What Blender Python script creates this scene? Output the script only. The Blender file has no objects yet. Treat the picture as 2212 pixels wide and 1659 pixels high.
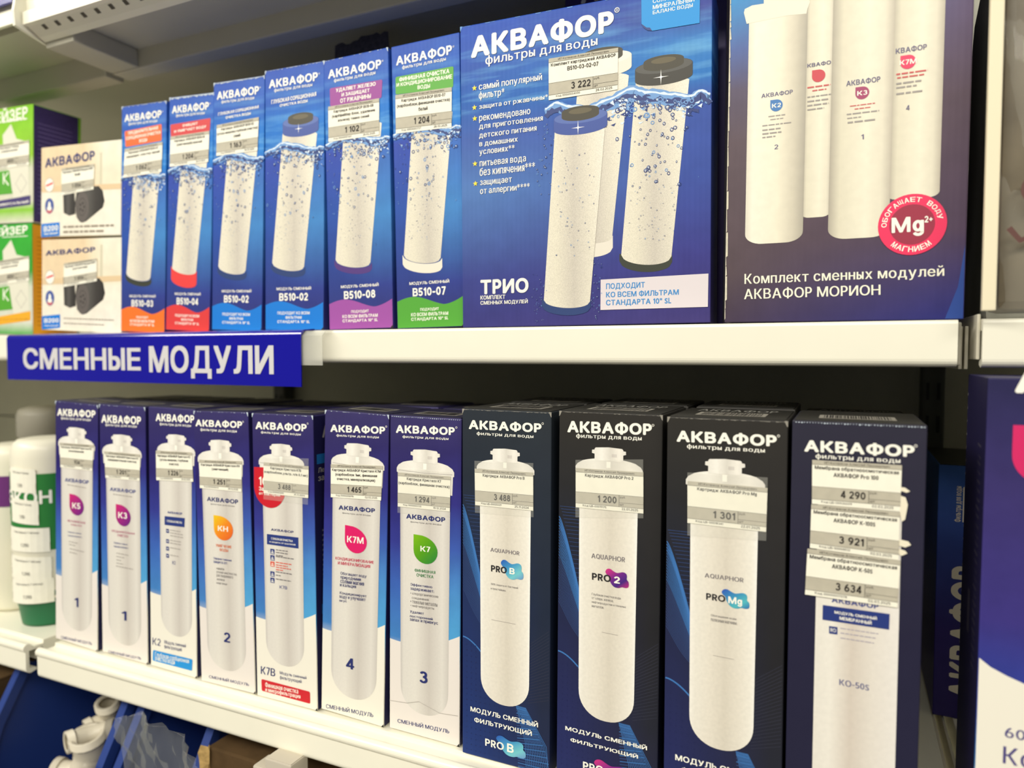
import bpy, bmesh, math, random
from mathutils import Vector, Matrix
random.seed(7)
SC = bpy.context.scene
COL = SC.collection

# ------------------------------------------------------------------ camera
IW, IH, FPX = 2212.0, 1659.0, 1545.0
CX, CY = IW / 2, IH / 2
ZC = 1.35                                   # eye height above the shop floor
VPX, VPY = -2220.0, 762.0                   # vanishing point of the shelf direction
_p = math.atan((CY - VPY) / FPX)
_z = Vector((0, math.cos(_p), -math.sin(_p)))
_d = Vector((VPX - CX, -(VPY - CY), FPX)).normalized()
_x = -_d
_x = (_x - _z * _x.dot(_z)).normalized()
_y = _z.cross(_x)
if _y.z < 0: _y = -_y
ROWS = (_x, _y, _z)                         # world axes in (right, up, forward)
RIGHT = Vector((_x.x, _y.x, _z.x)); UP = Vector((_x.y, _y.y, _z.y)); FWD = Vector((_x.z, _y.z, _z.z))
CAM = Vector((0, 0, ZC))
cd = bpy.data.cameras.new('camera'); cam = bpy.data.objects.new('camera', cd); COL.objects.link(cam)
R3 = Matrix((RIGHT, UP, -FWD)).transposed()
cam.matrix_world = Matrix.Translation(CAM) @ R3.to_4x4()
cd.sensor_fit = 'HORIZONTAL'; cd.sensor_width = 36.0; cd.lens = FPX / IW * 36.0
cd.clip_start = 0.02; cd.clip_end = 50
cd.dof.use_dof = True; cd.dof.focus_distance = 0.568; cd.dof.aperture_fstop = 4.0
SC.camera = cam

# ------------------------------------------------------------------ world, lamps, exposure
W = bpy.data.worlds.new('world'); SC.world = W; W.use_nodes = True
bg = W.node_tree.nodes['Background']
bg.inputs[0].default_value = (1.0, 0.97, 0.90, 1); bg.inputs[1].default_value = 0.24
def area_lamp(name, loc, tgt, sx, sy, power, col):
    l = bpy.data.lights.new(name, 'AREA'); l.shape = 'RECTANGLE'; l.size = sx; l.size_y = sy
    l.energy = power; l.color = col
    o = bpy.data.objects.new(name, l); COL.objects.link(o); o.location = loc
    o.rotation_euler = (Vector(tgt) - Vector(loc)).to_track_quat('-Z', 'Y').to_euler()
    return o
area_lamp('ceiling_lamp', (-0.9, -1.9, 3.0), (-0.4, 0.5, 1.2), 2.6, 0.5, 122, (1.0, 0.95, 0.84))
area_lamp('ceiling_lamp', (1.3, -1.6, 3.0), (-0.1, 0.5, 1.2), 1.8, 0.5, 72, (1.0, 0.95, 0.84))
area_lamp('ceiling_lamp', (-2.6, -1.2, 3.0), (-0.8, 0.5, 1.2), 1.8, 0.5, 76, (1.0, 0.95, 0.84))
vs = SC.view_settings
vs.view_transform = 'Standard'; vs.look = 'None'; vs.gamma = 1.0; vs.use_curve_mapping = False
vs.exposure = -0.85

# ------------------------------------------------------------------ helpers
def lin(c):
    c = c / 255.0
    return c / 12.92 if c <= 0.04045 else ((c + 0.055) / 1.055) ** 2.4
def rgb(c): return (lin(c[0]), lin(c[1]), lin(c[2]), 1.0)
MATS = {}
def mat(name, c, rough=0.45, spec=0.4, metal=0.0, noise=0.0, nscale=40, bump=0.0, bscale=200, coat=0.0):
    if name in MATS: return MATS[name]
    m = bpy.data.materials.new(name); m.use_nodes = True
    nt = m.node_tree; b = nt.nodes['Principled BSDF']
    b.inputs['Base Color'].default_value = rgb(c); b.inputs['Roughness'].default_value = rough
    b.inputs['Specular IOR Level'].default_value = spec; b.inputs['Metallic'].default_value = metal
    b.inputs['Coat Weight'].default_value = coat; b.inputs['Coat Roughness'].default_value = 0.08
    tc = nt.nodes.new('ShaderNodeTexCoord')
    if noise:
        n = nt.nodes.new('ShaderNodeTexNoise'); n.inputs['Scale'].default_value = nscale; n.inputs['Detail'].default_value = 4
        nt.links.new(tc.outputs['Object'], n.inputs['Vector'])
        mx = nt.nodes.new('ShaderNodeMix'); mx.data_type = 'RGBA'; mx.blend_type = 'MULTIPLY'
        mr = nt.nodes.new('ShaderNodeMapRange'); mr.inputs['From Min'].default_value = 0.3; mr.inputs['From Max'].default_value = 0.7
        mr.inputs['To Min'].default_value = 1 - noise; mr.inputs['To Max'].default_value = 1
        nt.links.new(n.outputs['Fac'], mr.inputs['Value'])
        mx.inputs['Factor'].default_value = 1; mx.inputs['A'].default_value = rgb(c)
        nt.links.new(mr.outputs[0], mx.inputs['B']); nt.links.new(mx.outputs['Result'], b.inputs['Base Color'])
    if bump:
        n2 = nt.nodes.new('ShaderNodeTexNoise'); n2.inputs['Scale'].default_value = bscale
        nt.links.new(tc.outputs['Object'], n2.inputs['Vector'])
        bp = nt.nodes.new('ShaderNodeBump'); bp.inputs['Strength'].default_value = bump; bp.inputs['Distance'].default_value = 0.001
        nt.links.new(n2.outputs['Fac'], bp.inputs['Height']); nt.links.new(bp.outputs[0], b.inputs['Normal'])
    MATS[name] = m
    return m

def carton(name, stopsL, stopsR=None, h=0.26, w=0.075, rough=0.45, spec=0.22, flute=0.25, ripple=None, noise=0.12, lo=0.25, hi=0.75):
    """printed carton: colour ramps up the height, left ramp blended into right ramp across the width"""
    if name in MATS: return MATS[name]
    m = bpy.data.materials.new(name); m.use_nodes = True
    nt = m.node_tree; b = nt.nodes['Principled BSDF']; L = nt.links.new
    b.inputs['Roughness'].default_value = rough; b.inputs['Specular IOR Level'].default_value = spec
    tc = nt.nodes.new('ShaderNodeTexCoord'); sp = nt.nodes.new('ShaderNodeSeparateXYZ'); L(tc.outputs['Object'], sp.inputs[0])
    mz = nt.nodes.new('ShaderNodeMapRange'); mz.inputs['From Max'].default_value = h; L(sp.outputs['Z'], mz.inputs['Value'])
    def ramp(st):
        r = nt.nodes.new('ShaderNodeValToRGB'); e = r.color_ramp.elements
        while len(e) < len(st): e.new(0.5)
        for k, (p, c) in enumerate(sorted(st)): e[k].position = p; e[k].color = rgb(c)
        L(mz.outputs[0], r.inputs[0]); return r.outputs[0]
    col = ramp(stopsL)
    if stopsR:
        mxr = nt.nodes.new('ShaderNodeMapRange'); mxr.inputs['From Min'].default_value = (lo - .5) * w; mxr.inputs['From Max'].default_value = (hi - .5) * w
        L(sp.outputs['X'], mxr.inputs['Value'])
        mx = nt.nodes.new('ShaderNodeMix'); mx.data_type = 'RGBA'; L(mxr.outputs[0], mx.inputs['Factor'])
        L(col, mx.inputs['A']); L(ramp(stopsR), mx.inputs['B']); col = mx.outputs['Result']
    if ripple:                                       # printed ripples of light on the water picture
        mp = nt.nodes.new('ShaderNodeMapping'); mp.inputs['Scale'].default_value = (9, 9, 75); mp.inputs['Rotation'].default_value = (0, .12, 0); L(tc.outputs['Object'], mp.inputs['Vector'])
        rn = nt.nodes.new('ShaderNodeTexNoise'); rn.inputs['Scale'].default_value = 1.6; rn.inputs['Detail'].default_value = 3; L(mp.outputs[0], rn.inputs['Vector'])
        zr = nt.nodes.new('ShaderNodeValToRGB'); ze = zr.color_ramp.elements
        while len(ze) < 4: ze.new(.5)
        for k, (p, v_) in enumerate(((ripple[0], 0), (ripple[0] + .02, 1), (ripple[1], .6), (1, 0))): ze[k].position = p; ze[k].color = (v_, v_, v_, 1)
        L(mz.outputs[0], zr.inputs[0])
        sm = nt.nodes.new('ShaderNodeMapRange'); sm.inputs['From Min'].default_value = .46; sm.inputs['From Max'].default_value = .72; sm.inputs['To Max'].default_value = .75; L(rn.outputs['Fac'], sm.inputs['Value'])
        mu = nt.nodes.new('ShaderNodeMath'); mu.operation = 'MULTIPLY'; L(sm.outputs[0], mu.inputs[0]); L(zr.outputs[0], mu.inputs[1])
        rx = nt.nodes.new('ShaderNodeMix'); rx.data_type = 'RGBA'; L(mu.outputs[0], rx.inputs['Factor']); L(col, rx.inputs['A']); rx.inputs['B'].default_value = rgb((120, 188, 234)); col = rx.outputs['Result']
    n = nt.nodes.new('ShaderNodeTexNoise'); n.inputs['Scale'].default_value = 60; n.inputs['Detail'].default_value = 5
    L(tc.outputs['Object'], n.inputs['Vector'])
    mr = nt.nodes.new('ShaderNodeMapRange'); mr.inputs['From Min'].default_value = .3; mr.inputs['From Max'].default_value = .7
    mr.inputs['To Min'].default_value = 1 - noise; mr.inputs['To Max'].default_value = 1.0; L(n.outputs['Fac'], mr.inputs['Value'])
    m2 = nt.nodes.new('ShaderNodeMix'); m2.data_type = 'RGBA'; m2.blend_type = 'MULTIPLY'; m2.inputs['Factor'].default_value = 1
    L(col, m2.inputs['A']); L(mr.outputs[0], m2.inputs['B']); L(m2.outputs['Result'], b.inputs['Base Color'])
    if flute:                                        # corrugated flutes telegraphing through the print
        wv = nt.nodes.new('ShaderNodeTexWave'); wv.wave_type = 'BANDS'; wv.bands_direction = 'X'; wv.inputs['Scale'].default_value = 75
        wv.inputs['Distortion'].default_value = 0.6; wv.inputs['Detail'].default_value = 1
        L(tc.outputs['Object'], wv.inputs['Vector'])
        bp = nt.nodes.new('ShaderNodeBump'); bp.inputs['Strength'].default_value = flute; bp.inputs['Distance'].default_value = 0.0003
        L(wv.outputs['Fac'], bp.inputs['Height']); L(bp.outputs[0], b.inputs['Normal'])
    MATS[name] = m
    return m

def gradx(name, stops, axis='X', rough=0.42, spec=0.35, mottle=0.05, mscale=300):
    """flat print whose tone runs across its own bounding box"""
    if name in MATS: return MATS[name]
    m = bpy.data.materials.new(name); m.use_nodes = True
    nt = m.node_tree; b = nt.nodes['Principled BSDF']; L = nt.links.new
    b.inputs['Roughness'].default_value = rough; b.inputs['Specular IOR Level'].default_value = spec
    tc = nt.nodes.new('ShaderNodeTexCoord'); sp = nt.nodes.new('ShaderNodeSeparateXYZ'); L(tc.outputs['Generated'], sp.inputs[0])
    r = nt.nodes.new('ShaderNodeValToRGB'); e = r.color_ramp.elements
    while len(e) < len(stops): e.new(0.5)
    for k, (p, c) in enumerate(stops): e[k].position = p; e[k].color = rgb(c)
    if axis == 'D':
        ad = nt.nodes.new('ShaderNodeMath'); ad.operation = 'SUBTRACT'; L(sp.outputs['X'], ad.inputs[0]); L(sp.outputs['Z'], ad.inputs[1])
        ml = nt.nodes.new('ShaderNodeMapRange'); ml.inputs['From Min'].default_value = -1; ml.inputs['From Max'].default_value = 1
        L(ad.outputs[0], ml.inputs['Value']); L(ml.outputs[0], r.inputs[0])
    else: L(sp.outputs[axis], r.inputs[0])
    n = nt.nodes.new('ShaderNodeTexNoise'); n.inputs['Scale'].default_value = mscale; L(tc.outputs['Object'], n.inputs['Vector'])
    mr = nt.nodes.new('ShaderNodeMapRange'); mr.inputs['From Min'].default_value = .3; mr.inputs['From Max'].default_value = .7
    mr.inputs['To Min'].default_value = 1 - mottle; L(n.outputs['Fac'], mr.inputs['Value'])
    m2 = nt.nodes.new('ShaderNodeMix'); m2.data_type = 'RGBA'; m2.blend_type = 'MULTIPLY'; m2.inputs['Factor'].default_value = 1
    L(r.outputs[0], m2.inputs['A']); L(mr.outputs[0], m2.inputs['B']); L(m2.outputs['Result'], b.inputs['Base Color'])
    MATS[name] = m
    return m

def clear(name, c=(255, 255, 255), alpha=0.25, rough=0.15):
    if name in MATS: return MATS[name]
    m = bpy.data.materials.new(name); m.use_nodes = True
    b = m.node_tree.nodes['Principled BSDF']; b.inputs['Base Color'].default_value = rgb(c)
    b.inputs['Alpha'].default_value = alpha; b.inputs['Roughness'].default_value = rough
    MATS[name] = m
    return m

def pix_ray(px, py):
    a = (px - CX); b_ = -(py - CY)
    return RIGHT * a + UP * b_ + FWD * FPX
def onY(px, py, Y):
    r = pix_ray(px, py); return CAM + r * (Y / r.y)
def onZ(px, py, Z):
    r = pix_ray(px, py); return CAM + r * ((Z - ZC) / r.z)

def link(name, verts, faces, m, parent=None, smooth=False, mi=None, kind=None):
    me = bpy.data.meshes.new(name); me.from_pydata(verts, [], faces)
    for k in (m if isinstance(m, (list, tuple)) else [m]): me.materials.append(k)
    if mi: me.polygons.foreach_set('material_index', mi)
    if smooth: me.polygons.foreach_set('use_smooth', [True] * len(me.polygons))
    me.update()
    o = bpy.data.objects.new(name, me); COL.objects.link(o)
    if parent: o.parent = parent
    if kind: o['kind'] = kind
    return o
def from_bm(name, bm, m, parent=None, smooth=False):
    me = bpy.data.meshes.new(name); bmesh.ops.recalc_face_normals(bm, faces=bm.faces[:]); bm.to_mesh(me); bm.free()
    for k in (m if isinstance(m, (list, tuple)) else [m]): me.materials.append(k)
    if smooth: me.polygons.foreach_set('use_smooth', [True] * len(me.polygons))
    o = bpy.data.objects.new(name, me); COL.objects.link(o)
    if parent: o.parent = parent
    return o
def tag(o, label, cat, group=None):
    o['label'] = label; o['category'] = cat
    if group: o['group'] = group
    return o
def empty(name, loc, label, cat, group=None, rot=(0, 0, 0)):
    o = bpy.data.objects.new(name, None); COL.objects.link(o); o.location = loc; o.rotation_euler = rot
    o.empty_display_size = 0.03
    return tag(o, label, cat, group)
def bm_box(bm, x0, x1, y0, y1, z0, z1, bev=0.0):
    r = bmesh.ops.create_cube(bm, size=1.0)
    for v in r['verts']:
        v.co = Vector((x0 + (v.co.x + .5) * (x1 - x0), y0 + (v.co.y + .5) * (y1 - y0), z0 + (v.co.z + .5) * (z1 - z0)))
    if bev:
        es = list({e for v in r['verts'] for e in v.link_edges})
        bmesh.ops.bevel(bm, geom=es, offset=bev, segments=2, affect='EDGES', profile=0.6)
def box(name, x0, x1, y0, y1, z0, z1, m, parent=None, bev=0.0):
    bm = bmesh.new(); bm_box(bm, x0, x1, y0, y1, z0, z1, bev); return from_bm(name, bm, m, parent)
def extrude_x(name, prof, x0, x1, m, parent=None, smooth=False):
    n = len(prof)
    v = [(x0, y, z) for y, z in prof] + [(x1, y, z) for y, z in prof]
    f = [(k, (k + 1) % n, n + (k + 1) % n, n + k) for k in range(n)] + [tuple(range(n))[::-1], tuple(range(n, 2 * n))]
    bm = bmesh.new(); vs_ = [bm.verts.new(p) for p in v]
    for q in f: bm.faces.new([vs_[k] for k in q])
    return from_bm(name, bm, m, parent, smooth)
def lathe(name, prof, m, parent=None, seg=40, loc=(0, 0, 0), rot=None):
    v, f = [], []
    n = len(prof)
    for s in range(seg):
        a = 2 * math.pi * s / seg
        for r, z in prof: v.append(Vector((r * math.cos(a), r * math.sin(a), z)))
    M = Matrix.Translation(loc) @ (rot.to_matrix().to_4x4() if rot else Matrix())
    v = [tuple(M @ p) for p in v]
    for s in range(seg):
        t = (s + 1) % seg
        for k in range(n - 1): f.append((s * n + k, t * n + k, t * n + k + 1, s * n + k + 1))
    return link(name, v, f, m, parent, True)

# --- lettering: outlines of the built-in font, turned into flat meshes
from mathutils.geometry import tessellate_polygon
def _arc(cx, cy, rx, ry, a0, a1, n=14):
    return [(cx + rx * math.cos(math.radians(a0 + (a1 - a0) * k / n)), cy + ry * math.sin(math.radians(a0 + (a1 - a0) * k / n))) for k in range(n + 1)]
# numerals and a few Latin letters drawn as pen strokes (cap height 1)
STROKES = {
 '0': [_arc(.31, .5, .245, .44, 0, 360, 24)],
 '1': [[(.08, .74), (.30, .95)], [(.30, 1), (.30, 0)]],
 '2': [_arc(.29, .69, .22, .25, 165, -35) + [(.06, .07)], [(.02, .06), (.56, .06)]],
 '3': [_arc(.28, .73, .20, .21, 155, -90), _arc(.28, .29, .235, .235, 90, -155)],
 '4': [[(.44, 0), (.44, 1)], [(.42, .96), (.06, .27)], [(0, .25), (.60, .25)]],
 '5': [[(.52, .94), (.10, .94)], [(.13, .98), (.09, .46)], _arc(.28, .31, .235, .255, 132, -150)],
 '6': [_arc(.30, .31, .235, .255, 0, 360, 22), [(.07, .36), (.11, .58), (.22, .80), (.40, .98)]],
 '7': [[(.02, .94), (.54, .94)], [(.50, .95), (.18, 0)]],
 '8': [_arc(.30, .73, .195, .21, 0, 360, 20), _arc(.30, .29, .24, .235, 0, 360, 22)],
 '9': [_arc(.30, .69, .235, .255, 0, 360, 22), [(.53, .64), (.49, .42), (.38, .20), (.20, .02)]],
 'U': [[(.07, 1), (.07, .32)] + _arc(.32, .30, .25, .25, 180, 360) + [(.57, 1)]],
 'Q': [_arc(.40, .5, .34, .45, 0, 360, 26), [(.50, .24), (.74, -.02)]],
 'L': [[(.07, 1), (.07, 0)], [(.02, .06), (.48, .06)]],
 'g': [_arc(.27, .36, .20, .31, 0, 360, 20), [(.50, .72), (.50, -.08)] + _arc(.28, -.06, .22, .20, 0, -155)],
 '%': [_arc(.15, .78, .10, .16, 0, 360, 14), _arc(.62, .22, .10, .16, 0, 360, 14), [(.64, 1), (.14, 0)]],
 '+': [[(.05, .45), (.55, .45)], [(.30, .70), (.30, .20)]],
 '-': [[(.05, .40), (.40, .40)]],
 '/': [[(.02, -.05), (.34, 1.03)]],
 'Р': [[(.06, 0), (.06, 1)], [(.06, .943), (.32, .943)] + _arc(.32, .69, .215, .253, 90, -90) + [(.06, .437)]],
 'Ь': [[(.06, 0), (.06, 1)], [(.06, .555), (.33, .555)] + _arc(.33, .306, .215, .249, 90, -90) + [(.06, .057)]],
 'Ъ': [[(0, .943), (.24, .943)], [(.22, 1), (.22, 0)], [(.22, .555), (.46, .555)] + _arc(.46, .306, .21, .249, 90, -90) + [(.22, .057)]],
 'Ы': [[(.06, 0), (.06, 1)], [(.06, .555), (.29, .555)] + _arc(.29, .306, .205, .249, 90, -90) + [(.06, .057)], [(.74, 0), (.74, 1)]],
 'Я': [[(.54, 0), (.54, 1)], [(.54, .943), (.29, .943)] + _arc(.29, .70, .22, .243, 90, 270) + [(.54, .457)], [(.31, .46), (.06, 0)]],
 'ь': [[(.055, .745), (.055, 0)], [(.055, .425), (.27, .425)] + _arc(.27, .24, .165, .185, 90, -90) + [(.055, .055)]],
 'ъ': [[(0, .69), (.21, .69)], [(.19, .745), (.19, 0)], [(.19, .425), (.38, .425)] + _arc(.38, .24, .16, .185, 90, -90) + [(.19, .055)]],
 'ы': [[(.055, .745), (.055, 0)], [(.055, .425), (.24, .425)] + _arc(.24, .24, .155, .185, 90, -90) + [(.055, .055)], [(.57, .745), (.57, 0)]],
 'я': [[(.43, 0), (.43, .745)], [(.43, .69), (.24, .69)] + _arc(.24, .52, .165, .17, 90, 270) + [(.43, .35)], [(.27, .36), (.05, 0)]],
}
ALIKE = {'A': 'А', 'B': 'В', 'C': 'С', 'E': 'Е', 'H': 'Н', 'K': 'К', 'M': 'М', 'O': 'О', 'P': 'Р', 'T': 'Т', 'X': 'Х', 'o': 'о', 'p': 'р', 'c': 'с', 'a': 'а', 'e': 'е'}
_CH = {}
def _thick(pts, t):
    v, f = [], []
    closed = math.hypot(pts[0][0] - pts[-1][0], pts[0][1] - pts[-1][1]) < 1e-6
    n = len(pts)
    for k, p in enumerate(pts):
        q0 = pts[k - 1] if k else (pts[-2] if closed else p); q1 = pts[k + 1] if k < n - 1 else (pts[1] if closed else p)
        dx, dy = q1[0] - q0[0], q1[1] - q0[1]; l = math.hypot(dx, dy) or 1
        v += [(p[0] - dy / l * t / 2, p[1] + dx / l * t / 2), (p[0] + dy / l * t / 2, p[1] - dx / l * t / 2)]
    return v, [(2 * k, 2 * k + 1, 2 * k + 3, 2 * k + 2) for k in range(n - 1)]
def _outline(ch):
    c = bpy.data.curves.new('lettering', 'FONT'); c.body = ch; c.resolution_u = 3; c.dimensions = '2D'; c.fill_mode = 'NONE'
    o = bpy.data.objects.new('lettering', c); me = bpy.data.meshes.new_from_object(o)
    P_ = [(p.co.x, p.co.y) for p in me.vertices]; nb = {}
    for e in me.edges:
        a_, b_ = e.vertices; nb.setdefault(a_, []).append(b_); nb.setdefault(b_, []).append(a_)
    bpy.data.objects.remove(o); bpy.data.curves.remove(c); bpy.data.meshes.remove(me)
    loops, seen = [], set()
    for st in range(len(P_)):
        if st in seen or st not in nb: continue
        lp = [st]; seen.add(st); cur = st
        while True:
            nx = [k for k in nb[cur] if k not in seen]
            if not nx: break
            cur = nx[0]; seen.add(cur); lp.append(cur)
        # keep the drawing direction of the outline (indices run along the spline)
        if len(lp) > 2 and lp[1] != st + 1: lp = [lp[0]] + lp[1:][::-1]
        if len(lp) > 2: loops.append([P_[k] for k in lp])
    return loops
def _area(l): return sum(l[k - 1][0] * l[k][1] - l[k][0] * l[k - 1][1] for k in range(len(l))) / 2
def _inside(p, l):
    r = False
    for k in range(len(l)):
        (x0, y0), (x1, y1) = l[k - 1], l[k]
        if (y0 > p[1]) != (y1 > p[1]) and p[0] < (x1 - x0) * (p[1] - y0) / (y1 - y0) + x0: r = not r
    return r
_CAP = None
def char(ch):
    """list of (verts, faces) pieces, advance; cap height 1"""
    global _CAP
    if ch in _CH: return _CH[ch]
    if _CAP is None:
        ys_ = [p[1] for l in _outline('Н') for p in l]; _CAP = max(ys_) - min(ys_)
    if ch == ' ': _CH[ch] = ([], .34); return _CH[ch]
    mir = ch == 'R'
    src = 'Я' if mir else ALIKE.get(ch, ch)
    if src in STROKES: pieces = [_thick(st, .12) for st in STROKES[src]]
    else:
        lp = [[(x / _CAP, y / _CAP) for x, y in l] for l in _outline(src)]
        if not lp: _CH[ch] = ([], .34); return _CH[ch]
        big = max(lp, key=lambda l: abs(_area(l))); sg_ = 1 if _area(big) > 0 else -1
        outs = [l for l in lp if _area(l) * sg_ > 0]; holes = [l for l in lp if _area(l) * sg_ <= 0]
        grp = {id(l): [l] for l in outs}
        for h in holes:
            cont = [l for l in outs if all(_inside(p, l) for p in h)] or [l for l in outs if _inside(h[0], l)]
            if cont: grp[id(min(cont, key=lambda l: abs(_area(l))))].append(h)
        pieces = []
        for g in grp.values():
            fl_ = [Vector((x, y, 0)) for l in g for x, y in l]
            tr = tessellate_polygon([[Vector((x, y, 0)) for x, y in l] for l in g])
            pieces.append(([(p.x, p.y) for p in fl_], [tuple(t) for t in tr]))
    if mir: pieces = [([(-x, y) for x, y in v], f) for v, f in pieces]
    x0 = min(p[0] for v, f in pieces for p in v); x1 = max(p[0] for v, f in pieces for p in v)
    pieces = [([(x - x0 + .075, y) for x, y in v], f) for v, f in pieces]
    _CH[ch] = (pieces, x1 - x0 + .15)
    return _CH[ch]
_GL = {}
def glyphs(s, bold=0.0):
    """unit-box pieces of a string; weight comes from overlaid shifted copies of the outline"""
    k = (s, bold)
    if k in _GL: return _GL[k]
    bo = bold * 1.45
    if bold >= .03: sh = [(math.cos(t * math.pi / 4 + .39), math.sin(t * math.pi / 4 + .39)) for t in range(8)]
    elif bold >= .02: sh = [(1, .7), (-1, .7), (-1, -.7), (1, -.7)]
    elif bold > 0: sh = [(1, 0), (-1, 0)]
    else: sh = [(0, 0)]
    lev = {}                                   # (copy, piece index) share one ink level
    x = 0.0
    for ch in s:
        pc, adv = char(ch)
        for pi, (v, f) in enumerate(pc):
            for si, (dx, dy) in enumerate(sh):
                L_ = lev.setdefault((si, min(pi, 2)), ([], []))
                n = len(L_[0]); L_[0].extend((a_ + x + dx * bo, b_ + dy * bo) for a_, b_ in v); L_[1].extend(tuple(n + i for i in q) for q in f)
        x += adv + bo * 1.2
    allv = [p for L_ in lev.values() for p in L_[0]]
    x0 = min(p[0] for p in allv); x1 = max(p[0] for p in allv); y0 = min(p[1] for p in allv); y1 = max(p[1] for p in allv)
    _GL[k] = ([([((a_ - x0) / (x1 - x0), (b_ - y0) / (y1 - y0)) for a_, b_ in v], f) for v, f in lev.values()], (x1 - x0) / (y1 - y0))
    return _GL[k]

class Art:
    """flat artwork in face coordinates: polygons with a material each"""
    def __init__(s): s.v = []; s.f = []; s.mi = []; s.m = []; s.n = 0
    def dep(s):                                                   # hair-thin ink build-up so overlapping prints never coincide
        s.n += 1; return (s.n % 24) * 3e-6
    def _m(s, m):
        if m not in s.m: s.m.append(m)
        return s.m.index(m)
    def poly(s, pts, m):
        b = len(s.v); d = s.dep(); s.v += [(p[0], p[1], d) for p in pts]; s.f.append(tuple(range(b, b + len(pts)))); s.mi.append(s._m(m)); return s
    def mesh(s, v, f, m):
        b = len(s.v); d = s.dep(); s.v += [(p[0], p[1], d) for p in v]; k = s._m(m)
        for q in f: s.f.append(tuple(b + i for i in q)); s.mi.append(k)
        return s
    def ring(s, cx, cz, r0, r1, m, n=10, sx=1.0):
        a = [2 * math.pi * k / n for k in range(n)]
        v = [(cx + sx * r0 * math.cos(t), cz + r0 * math.sin(t)) for t in a] + [(cx + sx * r1 * math.cos(t), cz + r1 * math.sin(t)) for t in a]
        return s.mesh(v, [(k, (k + 1) % n, n + (k + 1) % n, n + k) for k in range(n)], m)
    def disc(s, cx, cz, rx, rz, m, n=24, a0=0, a1=2 * math.pi):
        k = n if a1 - a0 >= 6.28 else n + 1
        return s.poly([(cx + rx * math.cos(a0 + (a1 - a0) * i / n), cz + rz * math.sin(a0 + (a1 - a0) * i / n)) for i in range(k)], m)
    def line(s, pts, t, m):
        v, f = [], []
        for k, p in enumerate(pts):
            q0 = pts[max(k - 1, 0)]; q1 = pts[min(k + 1, len(pts) - 1)]
            dx, dz = q1[0] - q0[0], q1[1] - q0[1]; l = math.hypot(dx, dz) or 1
            tt = t[k] if isinstance(t, (list, tuple)) else t
            nx, nz = -dz / l * tt / 2, dx / l * tt / 2
            v += [(p[0] + nx, p[1] + nz), (p[0] - nx, p[1] - nz)]
        for k in range(len(pts) - 1): f.append((2 * k, 2 * k + 1, 2 * k + 3, 2 * k + 2))
        return s.mesh(v, f, m)
    def text(s, t, x0, z0, x1, z1, m, bold=0.0):
        for v, f in glyphs(t, bold)[0]: s.mesh([(x0 + a * (x1 - x0), z0 + b * (z1 - z0)) for a, b in v], f, m)
        return s

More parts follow.
